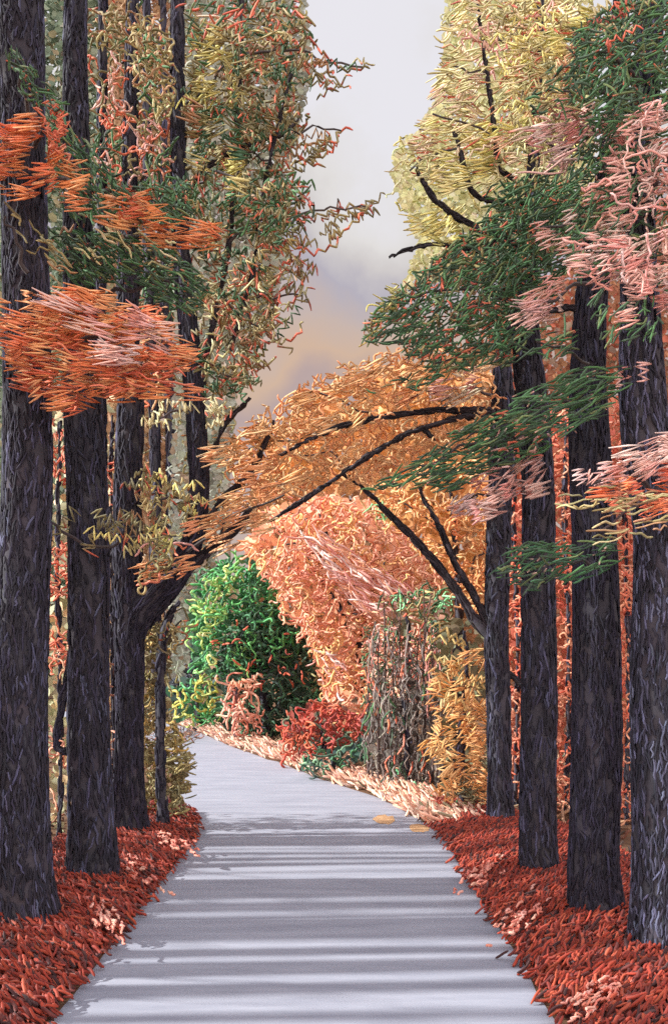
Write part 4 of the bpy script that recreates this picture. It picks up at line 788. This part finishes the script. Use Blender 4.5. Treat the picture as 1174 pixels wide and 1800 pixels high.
# ------------------------------------------------------------------ the rest of the left-hand row, beside and behind the camera's view: its trunks stripe the road with shade
spots = []; yy = 4.3
while yy < 8.9:
    r_ = rng.uniform(.09, .27); yy += r_; spots.append((-(.40 * yy + .5 + r_) - 5.5 * rng.random(), yy, r_)); yy += r_ + rng.uniform(.05, .12)
src = None
for i, (x, y, r_) in enumerate(spots):
    if src is None:
        src = thing('roadside_tree', 'tall dark tree of the left row standing outside the picture', 'tree', (x, y, 0), 'left row trees outside the picture'); B = Builder()
        P = np.array([(0, 0, -.1), (0, 0, .5), (.05, .03, 3), (-.05, 0, 6), (.04, -.05, 10), (0, 0, 14)]); R = np.array([1.35, 1.05, .9, .85, .65, .3])
        Qq = np.concatenate([P, R[:, None]], 1); Qq = resample(Qq, 1); r1 = Qq[:, 3] * .28
        B.tubes(Qq[None, :, :3], r1[None], palette([((56, 48, 54), 1)], 1), k=12, taper=False)
        kids = [B.build('trunk', M_BARK, src)]; B = Builder()
        for z in list(np.linspace(7.5, 13.5, 14)) + [1.3, 2.1, 2.6, 3.3, 3.9, 4.6]:
            a = rng.uniform(0, 6.28); l_ = rng.uniform(1.0, 2.0) * (1 if z > 7 else .8); q = np.array([(0, 0, z), (l_ * .5 * math.cos(a), l_ * .5 * math.sin(a), z + .3), (l_ * math.cos(a), l_ * math.sin(a), z + .9)])
            B.tubes(smooth(q[None]), np.linspace(.05 if z > 7 else .03, .012 if z > 7 else .006, 5)[None], palette([((56, 46, 48), 1)], 1), k=6, taper=False)
            c = q[1:].repeat(26, 0) + rng.normal(0, .38, (52, 3))
            if z > 7: B.patches(c, .1 * np.ones(52), palette(OLV + GRN + ORG[:2], 52))
        kids.append(B.build('crown', M_LEAF, src)); o = src
    else:
        o = src.copy(); COL.objects.link(o); o.location = (x, y, 0)
        for kk in kids:
            c = kk.copy(); COL.objects.link(c); c.parent = o
    o.rotation_euler = (math.radians(rng.normal(0, 1.8)), 0, .2 * (i % 3)); o.scale = (r_ / .28, r_ / .28, 1 + .1 * math.sin(i * 2.1))

slim = []
while yy < 11.7:
    yy += rng.uniform(.12, .34); slim.append((-(.40 * yy + .4) - 4.5 * rng.random(), yy))
psrc = thing('slender_tree', 'slim dark tree of the left wood standing outside the picture', 'tree', (*slim[0], 0), 'slim trees outside the picture'); B = Builder()
P = np.array([(0, 0, -.1), (.05, .02, 1.5), (-.05, .04, 3), (.04, -.04, 5), (0, 0, 8)]); Qq = resample(np.concatenate([P, np.array([[.075], [.062], [.055], [.045], [.02]])], 1), 1)
B.tubes(Qq[None, :, :3], Qq[None, :, 3], palette([((60, 50, 54), 1)], 1), k=8, taper=False); kids = [B.build('trunk', M_BARK, psrc)]; B = Builder()
for z in (1.4, 2.0, 2.7, 3.3, 4.0, 4.8, 5.6, 6.5):
    a = rng.uniform(0, 6.28); l_ = rng.uniform(.4, .8); q = np.array([(0, 0, z), (l_ * .5 * math.cos(a), l_ * .5 * math.sin(a), z + .25), (l_ * math.cos(a), l_ * math.sin(a), z + .7)])
    B.tubes(smooth(q[None]), np.linspace(.022, .006, 5)[None], palette([((60, 50, 52), 1)], 1), k=5, taper=False)
kids.append(B.build('twigs', M_BARK, psrc))
for i, (x, y) in enumerate(slim):
    o = psrc
    if i:
        o = psrc.copy(); COL.objects.link(o); o.location = (x, y, 0)
        for kk in kids:
            c = kk.copy(); COL.objects.link(c); c.parent = o
    w_ = rng.uniform(.6, 1.7); o.scale = (w_, w_, rng.uniform(.8, 1.2)); o.rotation_euler = (math.radians(rng.normal(0, 3.0)), 0, rng.uniform(0, .6))
